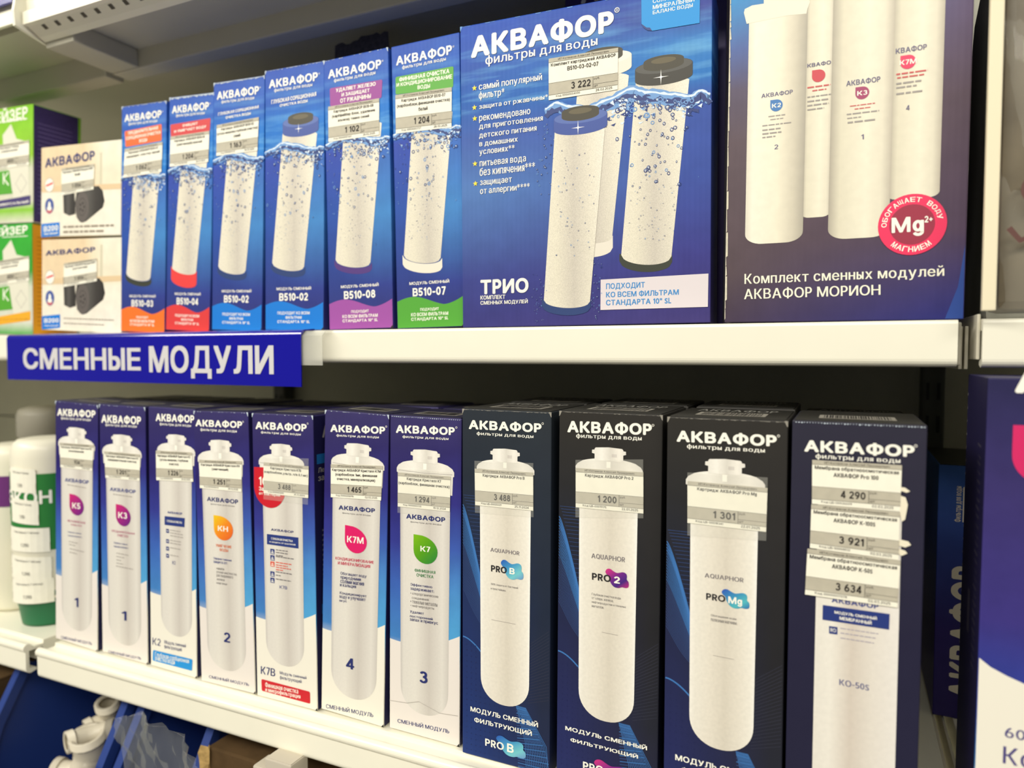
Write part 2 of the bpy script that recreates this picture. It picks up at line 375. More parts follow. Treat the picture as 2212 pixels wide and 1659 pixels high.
LAY = 0.000075
STUFF = {'bubble_print', 'worn_edge', 'scuffed_corner', 'module_red_text', 'module_fine_print', 'fine_print', 'side_fine_print', 'wave_line_print', 'frayed_edge', 'water_surface_print', 'perforation', 'barcode_print', 'dot_print'}
class Carton:
    """a folding box: root Empty at the foot of its front face, artwork children on the front, side and top"""
    quad = None; tf = 1.0
    def __init__(s, name, label, quad, Y, zb, m, depth, group=None, cat='box', yaw=0.0, hmax=None, roll=None, wid=None, bev=0.0009, top=True, wob=0.0):
        P = [onY(px, py, Y) for px, py in quad]                  # TL TR BR BL
        s.quad = quad
        s.w = wid or ((P[1].x - P[0].x) + (P[2].x - P[3].x)) / 2
        if roll is None:
            roll = math.atan2(((P[0].x - P[3].x) + (P[1].x - P[2].x)) / 2, (P[0].z + P[1].z - P[2].z - P[3].z) / 2)
        zt = (P[0].z + P[1].z) / 2
        s.h = hmax or (zt - zb); s.d = depth
        xm = sum(p.x for p in P) / 4; zm = (P[0].z + P[3].z) / 2
        xb = xm - math.tan(roll) * (zm - zb)
        lift = abs(math.sin(roll)) * s.w / 2
        s.root = empty(name, (xb, Y, zb + lift), label, cat, group, (0, roll, yaw))
        s.M = Matrix.Translation((xb, Y, zb + lift)) @ Matrix.Rotation(yaw, 4, 'Z') @ Matrix.Rotation(roll, 4, 'Y')
        s.Mi = s.M.inverted()
        bm = bmesh.new(); bm_box(bm, -s.w / 2, s.w / 2, 0, depth, 0, s.h, bev)
        s.body = from_bm('carton', bm, m, s.root)
        s.lay = 1
    def P(s, px, py):
        o = s.Mi @ CAM; d = s.Mi.to_3x3() @ pix_ray(px, py); t = -o.y / d.y
        q = o + d * t; return (q.x, q.z)
    def PS(s, px, py):                                            # right side face: (depth, height)
        o = s.Mi @ CAM; d = s.Mi.to_3x3() @ pix_ray(px, py); t = (s.w / 2 - o.x) / d.x
        q = o + d * t; return (q.y, q.z)
    def put(s, name, art, face='front', layer=None, parent=None, map2=None):
        k = layer if layer is not None else s.lay
        if layer is None: s.lay += 1
        off = LAY * k
        if face == 'front': v = [(a, -off - e, b) for a, b, e in art.v]
        elif face == 'right': v = [(s.w / 2 + off + e, a, b) for a, b, e in art.v]
        elif face == 'left': v = [(-s.w / 2 - off - e, a, b) for a, b, e in art.v]
        elif face == 'top': v = [(a, b, s.h + off + e) for a, b, e in art.v]
        return link(name, v, art.f, art.m, parent or s.root, mi=art.mi, kind='stuff' if name in STUFF else None)
    def text(s, name, lines, m, bold=0.0, layer=None, parent=None):
        A = Art()
        for t, tl, br in lines: s.line(A, t, tl, br, m, bold)
        return s.put(name, A, layer=layer, parent=parent)
    def slope(s, x, y):
        """slope of a printed line at a picture point: shelf direction averaged with the carton's own edges"""
        pv = (y - VPY) / (x - VPX)
        if not s.quad: return pv
        k = 1 - (1 - s.tf) * min(max((y - 1000) / 300, 0), 1)
        a, b, c, d = s.quad; ts = (b[1] - a[1]) / (b[0] - a[0]); bs = (c[1] - d[1]) / (c[0] - d[0])
        t = (y - (a[1] + b[1]) / 2) / ((c[1] + d[1] - a[1] - b[1]) / 2)
        return k * (pv + ts + (bs - ts) * t) / 2
    def line(s, A, t, tl, br, m, bold=0.0):
        """one line of lettering from its upper left and lower right corner in the picture"""
        sl = s.slope((tl[0] + br[0]) / 2, (tl[1] + br[1]) / 2); dx = br[0] - tl[0]
        h_ = max(br[1] - tl[1] - sl * dx, 2.0)
        qtext(A, [s.P(*tl), s.P(br[0], tl[1] + sl * dx), s.P(br[0], tl[1] + sl * dx + h_), s.P(tl[0], tl[1] + h_)], t, 0, 0, 1, 1, m, bold)
    def panel(s, name, quad, m, layer=None, round_=0.0, parent=None):
        q = [s.P(*p) for p in quad]
        A = Art()
        if not round_: A.poly(q, m)
        else:
            pts = []
            for k in range(4):
                p = Vector(q[k]); a = (Vector(q[k - 1]) - p).normalized(); b = (Vector(q[(k + 1) % 4]) - p).normalized()
                for t in range(6):
                    an = t / 5 * math.pi / 2
                    pts.append(tuple(p + (a + b) * round_ - a * round_ * math.sin(an) - b * round_ * math.cos(an)))
            A.poly(pts, m)
        return s.put(name, A, layer=layer, parent=parent)
def bil(q, u, v):                                                 # q = TL TR BR BL, v from the top
    a = Vector(q[0]).lerp(Vector(q[1]), u); b = Vector(q[3]).lerp(Vector(q[2]), u)
    return tuple(a.lerp(b, v))

# ------------------------------------------------------------------ shared colours
WHITE = mat('ink_white', (252, 250, 238), .4, .35)
CREAM = mat('ink_cream', (246, 243, 224), .42, .35)
NAVY = mat('ink_navy', (38, 48, 112), .42)
BLACK = mat('ink_black', (38, 36, 38), .5)
GREY = mat('ink_grey', (120, 116, 118), .5)
LGREY = mat('ink_light_grey', (176, 170, 164), .5)
PAPER = mat('label_paper', (250, 247, 230), .55, .25, noise=.04, nscale=120)
PBAND = mat('label_grey_band', (196, 190, 172), .55, .25, noise=.10, nscale=160)
PINK = mat('label_toner', (52, 48, 46), .55, .2)
WORN = mat('worn_board', (214, 228, 240), .7, .2, noise=.35, nscale=500)
TAPE = clear('clear_tape', (235, 235, 225), .16, .12)
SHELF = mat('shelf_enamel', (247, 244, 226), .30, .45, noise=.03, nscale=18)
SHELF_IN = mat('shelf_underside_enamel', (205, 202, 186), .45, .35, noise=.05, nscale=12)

def qtext(A, q, s, u0, v0, u1, v1, m, bold=0.0):
    for v, f in glyphs(s, bold)[0]: A.mesh([bil(q, u0 + a * (u1 - u0), v1 - b * (v1 - v0)) for a, b in v], f, m)
def qrect(A, q, u0, v0, u1, v1, m):
    A.poly([bil(q, u0, v0), bil(q, u1, v0), bil(q, u1, v1), bil(q, u0, v1)], m)
def price_label(B, quad, titles, price, code, date, cw=0.0325, tape=None, parent=None, base=9, fit=None):
    """paper shelf tag stuck on the carton: slab with header strip, title, price band and code line"""
    q = [B.P(*p) for p in quad]
    if tape:
        t = [B.P(*p) for p in tape]; A = Art(); A.poly(t, TAPE); B.put('clear_tape', A, layer=base + 4)
    y0, y1 = -LAY * (base - 1), -LAY * base
    v = [(a, y0, b) for a, b in q] + [(a, y1, b) for a, b in q]
    f = [(0, 1, 2, 3), (7, 6, 5, 4)] + [(k, k + 4, (k + 1) % 4 + 4, (k + 1) % 4) for k in range(4)]
    L = link('price_label', v, f, PAPER, B.root)
    A = Art(); qrect(A, q, 0, 0, 1, .10, PBAND); qrect(A, q, 0, .60, 1, .885, PBAND); B.put('price_band', A, layer=base + 1, parent=L)
    A = Art()
    for v_ in (.10, .60, .885): qrect(A, q, 0, v_ - .003, 1, v_ + .003, PINK)
    qrect(A, q, .648, .60, .653, .885, PINK); qrect(A, q, .65, .782, 1, .788, PINK)
    B.put('label_rule', A, layer=base + 2, parent=L)
    A = Art()
    qtext(A, q, 'ИП Котенков Алексей Леонидович', .14, .018, .87, .085, PINK)
    for k, t in enumerate(titles):
        w = min(.97, len(t) * cw); c = .5
        qtext(A, q, t, c - w / 2, .122 + k * .135, c + w / 2, .222 + k * .135, PINK, .022)
    w = .056 * len(price)
    qtext(A, q, price, .615 - w, .645, .615, .815, PINK, .030)
    qtext(A, q, 'руб.', .665, .625, .745, .685, PINK); qtext(A, q, 'шт', .665, .81, .72, .855, PINK)
    qtext(A, q, code, .11, .905, .11 + .0235 * len(code), .965, PINK); qtext(A, q, date, .69, .905, .925, .962, PINK)
    B.put('label_text', A, layer=base + 2, parent=L)
    return L
def worn(B, frac=1.0, side='top', amp=0.0012, seed=1, m=None):
    r = random.Random(seed); A = Art(); n = 46
    for k in range(n):
        if r.random() > frac: continue
        x0 = -B.w / 2 + .0008 + (B.w - .0016) * k / n; x1 = -B.w / 2 + .0008 + (B.w - .0016) * (k + 1) / n
        t = amp * r.uniform(.25, 1.0)
        if side == 'top': A.poly([(x0, B.h - .0006), (x1, B.h - .0006), (x1, B.h - .0006 - t), (x0, B.h - .0006 - t * r.uniform(.6, 1))], m or WORN)
    if A.f: B.put('worn_edge', A, layer=3)
    # scuffed upper corners, a little paper core showing
    A = Art()
    for sx in (-1, 1):
        x = sx * B.w / 2
        A.poly([(x, B.h), (x - sx * .0022, B.h), (x - sx * .0006, B.h - .0035), (x, B.h - .004)], m or WORN)
    B.put('scuffed_corner', A, layer=2)
def top_flap(B, m, strip=True):
    box('top_flap', -B.w / 2 + .0015, B.w / 2 - .0015, .0015, B.d - .002, B.h - .0002, B.h + .0006, m, B.root)

# ------------------------------------------------------------------ building: floor, back panels
FLOOR = mat('floor_tile_grey', (168, 164, 156), .5, noise=.15, nscale=6)
fl = box('floor', -4, 4, -4, 1.2, -.05, 0, FLOOR); fl['kind'] = 'structure'
BACK = mat('back_panel_enamel', (176, 175, 160), .45, .4, noise=.12, nscale=8)
for nm, x0, x1 in (('wall_left', -1.9, -.822), ('wall_back', -.818, .094), ('wall_right', .098, 1.4)):
    r = bpy.data.objects.new(nm, None); COL.objects.link(r); r['kind'] = 'structure'
    z = 0.02; k = 0
    while z < 2.05:                                              # stacked pressed-steel panels with seams
        z2 = z + .298
        box('panel', x0, x1, .905, .925, z, z2, BACK, r, .002); z = z2 + .002

# ------------------------------------------------------------------ shelves
ZU = ZC + .0225          # upper shelf deck
ZL = ZC - .330           # lower shelf deck
ZT = ZC + .357           # underside of the top shelf
YU, YLO, YT = .555, .486, .50
BLK = mat('gap_shade_black', (30, 30, 30), .6)  # black colour standing in for the shade inside slots and fold notches
def shelf_lip(name, label, x0, x1, yf, zt, hl, deep=.90, group='white steel shop shelves', bead=True):
    r = empty(name, ((x0 + x1) / 2, yf, zt), label, 'shelf', group)
    def loc(o): o.matrix_parent_inverse = Matrix.Translation((-(x0 + x1) / 2, -yf, -zt)); return o
    loc(box('deck', x0, x1, yf + .022, deep, zt - .026, zt - .0006, SHELF, r, .0008))
    # front lip: rounded bead on top, tall face, small return at the foot
    pr = [(yf + .0225, zt - .0045), (yf + .0105, zt - .0045)]
    for k in range(15):
        a = math.radians(-20 + 235 * k / 14); pr.append((yf + .0046 + .0048 * math.cos(a), zt - .0044 + .0048 * math.sin(a)))
    pr += [(yf + .0022, zt - .0088)]
    if not bead: pr = [(yf + .0225, zt - .0012), (yf + .0062, zt - .0004), (yf + .0040, zt - .0006), (yf + .0026, zt - .0016), (yf + .0022, zt - .003)]
    fo = [(yf + .0225, zt - .008), (yf + .006, zt - .008), (yf + .006, zt - hl + .006), (yf + .014, zt - hl + .004), (yf + .014, zt - hl + .0015)]
    for k in range(6):
        a = math.pi * (1.0 + k / 10); pr.append((yf + .0077 + .0055 * math.cos(a), zt - hl + .0055 + .0055 * math.sin(a)))
    loc(extrude_x('front_lip', pr + fo[::-1], x0, x1, SHELF, r))
    return r, loc
s, lc = shelf_lip('store_shelf', 'white steel shelf carrying the row of tall blue boxes', -.818, .068, YU, ZU, .0322, bead=False)
lc(box('end_cap', .0681, .0705, YU + .006, YU + .10, ZU - .031, ZU - .002, mat('grey_end_cap', (150, 146, 132), .5), s, .001))
for x in (.072, .0755): lc(box('bracket_blade', x, x + .0022, YU + .03, .88, ZU - .034, ZU - .004, mat('bracket_enamel', (222, 216, 196), .45), s, .0006))
s, lc = shelf_lip('store_shelf', 'white steel shelf stub left of the hanging blue sign', -1.8, -.832, YU, ZU, .0322, bead=False)
s, lc = shelf_lip('store_shelf', 'white steel shelf under the clear bag at the right edge', .081, 1.2, YU - .006, ZU, .0322, bead=False)
lc(box('bracket_blade', .0788, .0808, YU + .004, YU + .12, ZU - .027, ZU + .003, MATS['bracket_enamel'], s, .0006))
s, lc = shelf_lip('store_shelf', 'white steel lower shelf holding the navy and black boxes', -.812, .078, YLO, ZL, .0335)
lc(box('end_cap', .0782, .0805, YLO + .02, .88, ZL - .03, ZL - .002, MATS['bracket_enamel'], s, .001))
s, lc = shelf_lip('store_shelf', 'white steel lower shelf under the white bottles', -1.8, -.833, YLO, ZL, .0335)
s, lc = shelf_lip('store_shelf', 'white steel lower shelf under the box with the pink drop', .0945, 1.2, YLO, ZL, .0335)
lc(box('bracket_blade', .0862, .0885, YLO + .03, .88, ZL - .034, ZL - .004, MATS['bracket_enamel'], s, .0006))

# top shelf: seen from below, slotted price rail, bracket and cross beam
def top_shelf(label, x0, x1, zu, slots=True):
    r = empty('store_shelf', ((x0 + x1) / 2, YT, zu), label, 'shelf', 'white steel shop shelves')
    def loc(o): o.matrix_parent_inverse = Matrix.Translation((-(x0 + x1) / 2, -YT, -zu)); return o
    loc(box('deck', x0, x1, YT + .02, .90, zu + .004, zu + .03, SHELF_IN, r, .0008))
    loc(box('front_lip', x0, x1, YT, YT + .004, zu, zu + .034, SHELF, r, .0008))
    if slots:
        rail = loc(extrude_x('price_rail', [(YT - .003, zu + .014), (YT - .005, zu + .012), (YT - .005, zu - .001), (YT + .0005, zu - .0012), (YT + .0125, zu - .0082), (YT + .019, zu - .011), (YT + .0205, zu - .0098), (YT + .014, zu - .006), (YT + .003, zu + .001)], x0 + .002, x1, SHELF, r))
        k = x0 + .022
        A = Vector((0, YT + .0022, zu - .0023)); Bv = Vector((0, YT + .0070, zu - .0051)); dn = Vector((0, -.5, -.86)) * .00025
        while k < x0 + .9:
            v = [(k, A.y + dn.y, A.z + dn.z), (k + .0055, A.y + dn.y, A.z + dn.z), (k + .0055, Bv.y + dn.y, Bv.z + dn.z), (k, Bv.y + dn.y, Bv.z + dn.z)]
            o = loc(link('slot', v, [(0, 1, 2, 3)], mat('slot_shadow_grey', (96, 92, 82), .7), r)); o.parent = rail
            o.matrix_parent_inverse = Matrix()
            k += .0215
    return r, loc
s, lc = top_shelf('white steel top shelf seen from below with slotted price rail', -.818, .078, ZT)
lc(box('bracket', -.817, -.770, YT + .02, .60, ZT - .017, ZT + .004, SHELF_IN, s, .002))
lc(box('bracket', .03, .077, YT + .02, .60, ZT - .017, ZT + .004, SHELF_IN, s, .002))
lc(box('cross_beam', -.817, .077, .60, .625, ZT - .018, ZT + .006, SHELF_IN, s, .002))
cap = []
pts = [(YT - .012, ZT - .004), (YT - .013, ZT + .012), (YT - .010, ZT + .03), (YT - .002, ZT + .045), (YT + .006, ZT + .045), (YT + .05, ZT + .0), (YT + .09, ZT - .012), (YT + .06, ZT - .014), (YT + .02, ZT - .012)]
lc(extrude_x('rail_end_cap', pts, -.8215, -.8175, SHELF, s))
s, lc = top_shelf('white steel top shelf at the far left corner', -1.8, -.828, ZT + .007, False)
lc(box('cross_beam', -1.8, -.829, .60, .625, ZT - .018, ZT + .012, SHELF_IN, s, .002))
sg = mat('sign_blue_left', (30, 28, 130), .25, .5)
o = box('shelf_sign', -1.5, -.832, YT - .006, YT - .003, ZT + .026, ZT + .09, sg, None, .0005)
tag(o, 'dark blue sign strip above the far left top shelf', 'sign')
# uprights between the bays
UPR = mat('upright_grey', (70, 70, 66), .5)
for x, l in ((.086, 'dark grey slotted upright post in the gap right of the boxes'), (-.820, 'dark grey slotted upright post behind the left boxes')):
    r = empty('shelf_upright', (x, .89, 0), l, 'upright')
    o = box('post', -.011, .011, -.012, .012, 0, 2.1, UPR, r, .002)
    k = 0
    for zz in range(24):
        for sx in (-.005, .005):
            o2 = box('slot', sx - .0015, sx + .0015, -.0128, -.0119, .95 + zz * .035, .968 + zz * .035, BLK, r)

# hanging shelf sign
SG = mat('sign_blue', (14, 10, 158), .16, .5, noise=.04, nscale=9, coat=.6)
xs0, xs1, ys = -.9405, -.4755, .540
sr = empty('shelf_sign', ((xs0 + xs1) / 2, ys, ZC - .033), 'glossy blue sign with white lettering clipped to the shelf edge', 'sign')
mpi = Matrix.Translation((-(xs0 + xs1) / 2, -ys, -(ZC - .033)))
pr = [(ys, ZC - .033), (ys, ZC + .0165)]
for k in range(1, 7):
    a = math.pi - k / 6 * math.pi * .5; pr.append((ys + .006 + .006 * math.cos(a), ZC + .0165 + .006 * math.sin(a)))
pr += [(ys + .020, ZC + .0237), (ys + .020, ZC + .0225)]
inn = [(ys + .0012, ZC - .033), (ys + .0012, ZC + .0165), (ys + .006, ZC + .0213)]
o = extrude_x('sign_plate', pr + inn[::-1], xs0, xs1, SG, sr); o.matrix_parent_inverse = mpi
A = Art()
a = onY(50, 752, ys); b = onY(305, 801, ys); A.text('СМЕННЫЕ', a.x, onY(50, 797, ys).z, b.x, a.z, WHITE, .028)
a = onY(322, 747, ys); b = onY(592, 803, ys)
gb = onY(330, 800, ys).z; A.text('МОДУЛИ', a.x, gb - .0078, b.x, a.z, WHITE, .028)
o = link('sign_lettering', [(p[0], ys - .0004 - p[2], p[1]) for p in A.v], A.f, mat('sign_letter_white', (214, 212, 214), .3), sr); o.matrix_parent_inverse = mpi
ck = clear('clear_holder', (240, 240, 228), .30, .1)
o = extrude_x('clear_holder', [(ys + .0022, ZC - .012), (ys + .0022, ZC + .0166), (ys + .007, ZC + .0214), (ys + .02, ZC + .0222), (ys + .02, ZC + .0216), (ys + .0075, ZC + .0206), (ys + .003, ZC + .0162), (ys + .003, ZC - .012)], xs1 - .03, xs1 + .024, ck, sr); o.matrix_parent_inverse = mpi

# ------------------------------------------------------------------ the blue 10-inch cartridge boxes
B5 = carton('b510_carton', [(0, (58, 60, 128)), (.16, (50, 66, 142)), (.42, (44, 84, 172)), (.66, (52, 78, 178)), (.705, (20, 112, 204)), (.80, (28, 118, 208)), (.88, (34, 92, 190)), (1, (44, 84, 186))],
            [(0, (56, 56, 120)), (.16, (52, 66, 146)), (.42, (70, 138, 206)), (.66, (62, 110, 196)), (.705, (28, 126, 214)), (.80, (30, 120, 210)), (.88, (40, 96, 192)), (1, (50, 92, 190))], h=.262, w=.073, ripple=(.69, .82))
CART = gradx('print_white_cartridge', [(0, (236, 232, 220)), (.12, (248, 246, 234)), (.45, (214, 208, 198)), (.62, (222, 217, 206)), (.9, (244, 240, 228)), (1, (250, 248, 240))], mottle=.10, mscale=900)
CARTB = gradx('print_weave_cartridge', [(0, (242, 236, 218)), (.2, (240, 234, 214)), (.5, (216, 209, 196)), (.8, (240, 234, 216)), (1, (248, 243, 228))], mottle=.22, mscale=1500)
BUBD = mat('print_bubble_dark', (32, 56, 122), .4); BUBL = mat('print_bubble_light', (216, 232, 248), .4); BUBM = mat('print_bubble_mid', (110, 156, 212), .4)
SPARK = mat('print_sparkle', (255, 255, 250), .4)

def cyl_print(A, tl, tr, bl, br, sag, m, n=20, topsag=None):
    """flat picture of a standing cylinder: sides straight, both ends bowed downwards"""
    ts = sag if topsag is None else topsag
    pts = []
    for k in range(n + 1):
        t = k / n; x = tl[0] + (tr[0] - tl[0]) * t; z = tl[1] + (tr[1] - tl[1]) * t - ts * (1 - (2 * t - 1) ** 2) ** .5
        pts.append((x, z))
    for k in range(n + 1):
        t = 1 - k / n; x = bl[0] + (br[0] - bl[0]) * t; z = bl[1] + (br[1] - bl[1]) * t - sag * (1 - (2 * t - 1) ** 2) ** .5
        pts.append((x, z))
    A.poly(pts, m)
def sparkle(A, c, r):
    pts = []
    for k in range(16):
        a = 2 * math.pi * k / 16; q = r if k % 4 == 0 else r * .16
        pts.append((c[0] + q * math.cos(a), c[1] + q * math.sin(a)))
    A.poly(pts, SPARK)
def cap_print(A, l, r, ztop, zbot, m, mtop, gas, gas_hole):
    """collar with its gasket, seen from slightly above; l,r = x ends, z of rim centre and band foot"""
    cx = (l + r) / 2; rx = (r - l) / 2; rz = rx * .24
    pts = [(cx + rx * math.cos(math.pi * (1 + k / 16)), zbot + rz * math.sin(math.pi * (1 + k / 16))) for k in range(17)]
    pts += [(cx + rx * math.cos(math.pi * k / 16), ztop + rz * math.sin(math.pi * k / 16)) for k in range(17)]
    A.poly(pts, m); A.disc(cx, ztop, rx * .985, rz * .96, mtop)
    g = rx * .70; gz = rz * .74
    pts = [(cx + g * math.cos(math.pi * (1 + k / 16)), ztop + rz * .15 + gz * math.sin(math.pi * (1 + k / 16))) for k in range(17)]
    pts += [(cx + g * math.cos(math.pi * k / 16), ztop + rz * .85 + gz * math.sin(math.pi * k / 16)) for k in range(17)]
    A.poly(pts, gas); A.disc(cx, ztop + rz * .85, g * .62, gz * .58, gas_hole)
def bubbles(A, pts, seed=3):
    r = random.Random(seed)
    for x, z, s_ in pts:
        q = r.random()
        A.ring(x, z, s_, s_ * .62, BUBD if q > .25 else BUBM, 9, r.uniform(.7, 1.05))
        if q > .35: A.disc(x - s_ * .25, z + s_ * .2, s_ * .3, s_ * .42, BUBL, 6)
def splash(A, line, seed, amp, th):
    """the printed water surface: ribbon of light and dark crests along a polyline"""
    r = random.Random(seed)
    P_ = []
    for k in range(len(line) - 1):
        for t in range(6):
            u = t / 6; a, b = line[k], line[k + 1]
            uu = u * u * (3 - 2 * u)
            P_.append((a[0] + (b[0] - a[0]) * u, a[1] + (b[1] - a[1]) * uu))
    P_.append(line[-1])
    n = len(P_)
    def jit(sc): return [(p[0], p[1] + r.uniform(-1, 1) * sc) for p in P_]
    A.line([(p[0], p[1] - th * .6) for p in jit(amp * .5)], [th * (1.2 + .8 * math.sin(3.1 * k / n)) for k in range(n)], BUBM)
    A.line([(p[0], p[1] - th * .9) for p in jit(amp)], [th * .75 * r.uniform(.4, 1.2) for k in range(n)], BUBD)
    A.line(jit(amp * .3), [th * .32 * r.uniform(.5, 1.3) for k in range(n)], BUBL)
    for k in range(int(n * 2.6)):
        p = r.choice(P_[n // 6: n * 5 // 6]); x = p[0] + r.uniform(-1, 1) * th; z = p[1] - abs(r.gauss(0, 1)) * th * 1.5 - th * .6
        A.poly([(x, z), (x + th * r.uniform(.3, .9), z + th * r.uniform(-.1, .35)), (x + th * r.uniform(.2, .8), z - th * r.uniform(.1, .5))], r.choice((BUBD, BUBD, BUBM, BUBL)))

Q5 = [(574.4, 156), (698.7, 131), (698.3, 708), (574.2, 708)]
def b510(label, quad, Y, model, foot, ftxt, capcol, basecol, seed, headline=None, pill=None, pillcol=None, label_=None, wearf=.0, wearamp=.001, depth=.073, cap=True, baseh=12, wid=None):
    B = Carton('filter_cartridge_box', label, quad, Y, ZU, B5, depth, 'tall blue cartridge boxes on the upper shelf', yaw=math.radians(1.6), wid=wid)
    def T(px, py):                                              # artwork position, proportional to the reference box
        a = ref.P(px, py); return (a[0] / ref.w * B.w, a[1] / ref.h * B.h)
    ref = b510.refbox
    def txt(name, lines, m, bold, layer=None):
        A = Art()
        for t, tl, br in lines:
            sl = .98 * ((tl[1] + br[1]) / 2 - VPY) / ((tl[0] + br[0]) / 2 - VPX); dx = br[0] - tl[0]; h_ = br[1] - tl[1] - sl * dx
            a, b = T(tl[0], tl[1]), T(br[0], br[1]); mx, my = tl[0] + dx / 2, tl[1] + sl * dx / 2
            A.text(t, a[0], T(mx, my + h_)[1], b[0], T(mx, my)[1], m, bold)
        return B.put(name, A, layer=layer)
    txt('brand_logo', [('АКВАФОР', (582.7, 175.4), (685.6, 174.6))], WHITE, .035, 4)
    A = Art(); c = T(688.5, 158.5); A.ring(c[0], c[1], .0008, .0005, WHITE, 10); B.put('registered_mark', A, layer=4)
    txt('tagline_print', [('фильтры для воды', (593.7, 194.6), (674, 187.6))], WHITE, .012, 4)
    # cartridge picture
    A = Art(); cyl_print(A, T(612, 283), T(684, 288), T(589.5, 570.5), T(656.6, 576.6), .0062, CARTB, topsag=-.002)
    cp = B.put('cartridge_print', A, layer=2)
    A = Art(); bl, br = T(587, 570 if baseh < 20 else 560), T(659.3, 577 if baseh < 20 else 567)
    zoff = baseh / 552.0 * B.h
    cyl_print(A, bl, br, (bl[0], bl[1] - zoff), (br[0], br[1] - zoff), .0066, basecol)
    B.put('base_print', A, layer=1, parent=cp)
    if baseh >= 20:
        A = Art(); cyl_print(A, bl, br, (bl[0] + .0003, bl[1] - zoff), (br[0] - .0006, br[1] - zoff), .0066, basecol); B.put('base_ring_print', A, layer=3, parent=cp)
    if cap:
        A = Art(); a, b = T(611.6, 268), T(687.3, 268); c = T(649, 284); d = T(649, 263)
        cap_print(A, a[0], b[0], d[1], c[1], capcol, mat('print_cap_top', (84, 108, 176)), mat('print_gasket', (66, 62, 48)), mat('print_gasket_hole', (98, 90, 66)))
        B.put('cap_print', A, layer=3, parent=cp)
        A = Art(); sparkle(A, T(645, 279), .0052); B.put('sparkle_print', A, layer=4, parent=cp)
    # water surface and bubbles
    A = Art(); splash(A, [T(574.8, 332), T(590, 325), T(611, 311), T(640, 314), T(666, 320), T(683, 320), T(690, 316), T(698, 316)], seed, .0011, .0042)
    B.put('water_surface_print', A, layer=5)
    r = random.Random(seed + 50); A = Art(); pts = []
    for k in range(60): pts.append((*T(r.uniform(592, 686), r.uniform(324, 350) + abs(r.gauss(0, 9))), r.uniform(.0007, .0019)))
    for k in range(60):
        y = r.uniform(345, 470); x = 640 - (y - 300) * .07 + r.gauss(0, 22); pts.append((*T(min(max(x, 577), 694), y), r.uniform(.0005, .0017) if k < 34 else r.uniform(.0003, .0008)))
    for k in range(60):
        y = r.uniform(440, 545); x = 633 - (y - 300) * .05 + r.gauss(0, 18); pts.append((*T(min(max(x, 600), 668), y), r.uniform(.0002, .0005)))
    for k in range(16): pts.append((*T(r.uniform(577, 598), r.uniform(340, 480)), r.uniform(.0003, .0008)))
    bubbles(A, pts, seed); B.put('bubble_print', A, layer=4)
    # model name and coloured footer
    txt('module_caption', [('МОДУЛЬ СМЕННЫЙ', (598.7, 622), (671.5, 627.2))], WHITE, .02, 3)
    txt('model_number', [(model, (604.3, 635.6), (664.8, 649.8))], WHITE, .035, 3)
    A = Art(); top = []
    for k in range(25):
        u = k / 24; x = -B.w / 2 + .0006 + (B.w - .0012) * u
        z = T(636, 661)[1] + .0045 * math.sin(2 * math.pi * (u * .92 + .02)) * (1 - .1 * u) + .0028 * max(0, u - .72) / .28 * 1.6
        top.append((x, z))
    A.poly([(-B.w / 2 + .0006, .0006)] + top + [(B.w / 2 - .0006, .0006)], foot); B.put('footer_band', A, layer=2)
    ys_ = [(675.3, 680.8), (684.3, 690), (694, 699.7)]
    wd = {16: (600.7, 668.4), 8: (615.3, 652.6), 15: (603.7, 665.2), 18: (598.5, 672)}
    lines = []
    for t, (a, b) in zip(ftxt, ys_):
        L_ = len(t); hw = L_ * 2.12; lines.append((t, (634.5 - hw, a), (634.5 + hw, b)))
    txt('footer_text', lines, WHITE, .022, 3)
    if headline: B.text('headline_text', headline, WHITE, .026, layer=3)
    if pill:
        quad_, tl = pill; B.panel('headline_panel', quad_, pillcol, layer=3, round_=.0016)
        q = [B.P(*p) for p in quad_]; A = Art(); n = len(tl)
        for k, t in enumerate(tl):
            w = min(.96, len(t) * .054); v0 = (.5 - n * .15) + .02 + k * .30 if n == 3 else .14 + k * .36
            qtext(A, q, t, .5 - w / 2, v0, .5 + w / 2, v0 + .24, WHITE, .025)
        B.put('headline_text', A, layer=4)
    if label_: price_label(B, *label_)
    if wearf: worn(B, wearf, 'top', wearamp, seed)
    # white board showing along the right fold, fold notch at the foot painted black
    A = Art(); A.poly([(B.w / 2 - .0035, 0), (B.w / 2, 0), (B.w / 2, .0035)], BLK); B.put('corner_notch', A, layer=4)
    return B
# proportions of the artwork come from the unlabelled box in the row
class _Ref:
    def __init__(s):
        s.Y = .569; P = [onY(px, py, s.Y) for px, py in Q5]
        s.x0 = (P[0].x + P[3].x) / 2; s.x1 = (P[1].x + P[2].x) / 2; s.sl = ((P[0].x - P[3].x) + (P[1].x - P[2].x)) / 2 / (P[0].z - P[3].z)
        s.w = ((P[1].x - P[0].x) + (P[2].x - P[3].x)) / 2; s.zb = ZU; s.h = (P[0].z + P[1].z) / 2 - ZU
        s.xb = (P[2].x + P[3].x) / 2
    def P(s, px, py):
        p = onY(px, py, s.Y); z = p.z - s.zb; return (p.x - s.xb - s.sl * z, z)
b510.refbox = _Ref()
OR_ = mat('print_orange', (248, 118, 40)); RED = mat('print_red', (222, 62, 62)); CYB = mat('print_azure', (18, 124, 216)); PUR = mat('print_violet', (160, 82, 166)); GRN = mat('print_green', (84, 166, 56))
PURP = mat('print_violet_panel', (150, 58, 148)); GRNP = mat('print_green_panel', (86, 168, 52)); REDP = mat('print_red_panel', (208, 54, 58)); ORP = mat('print_orange_panel', (246, 104, 38))
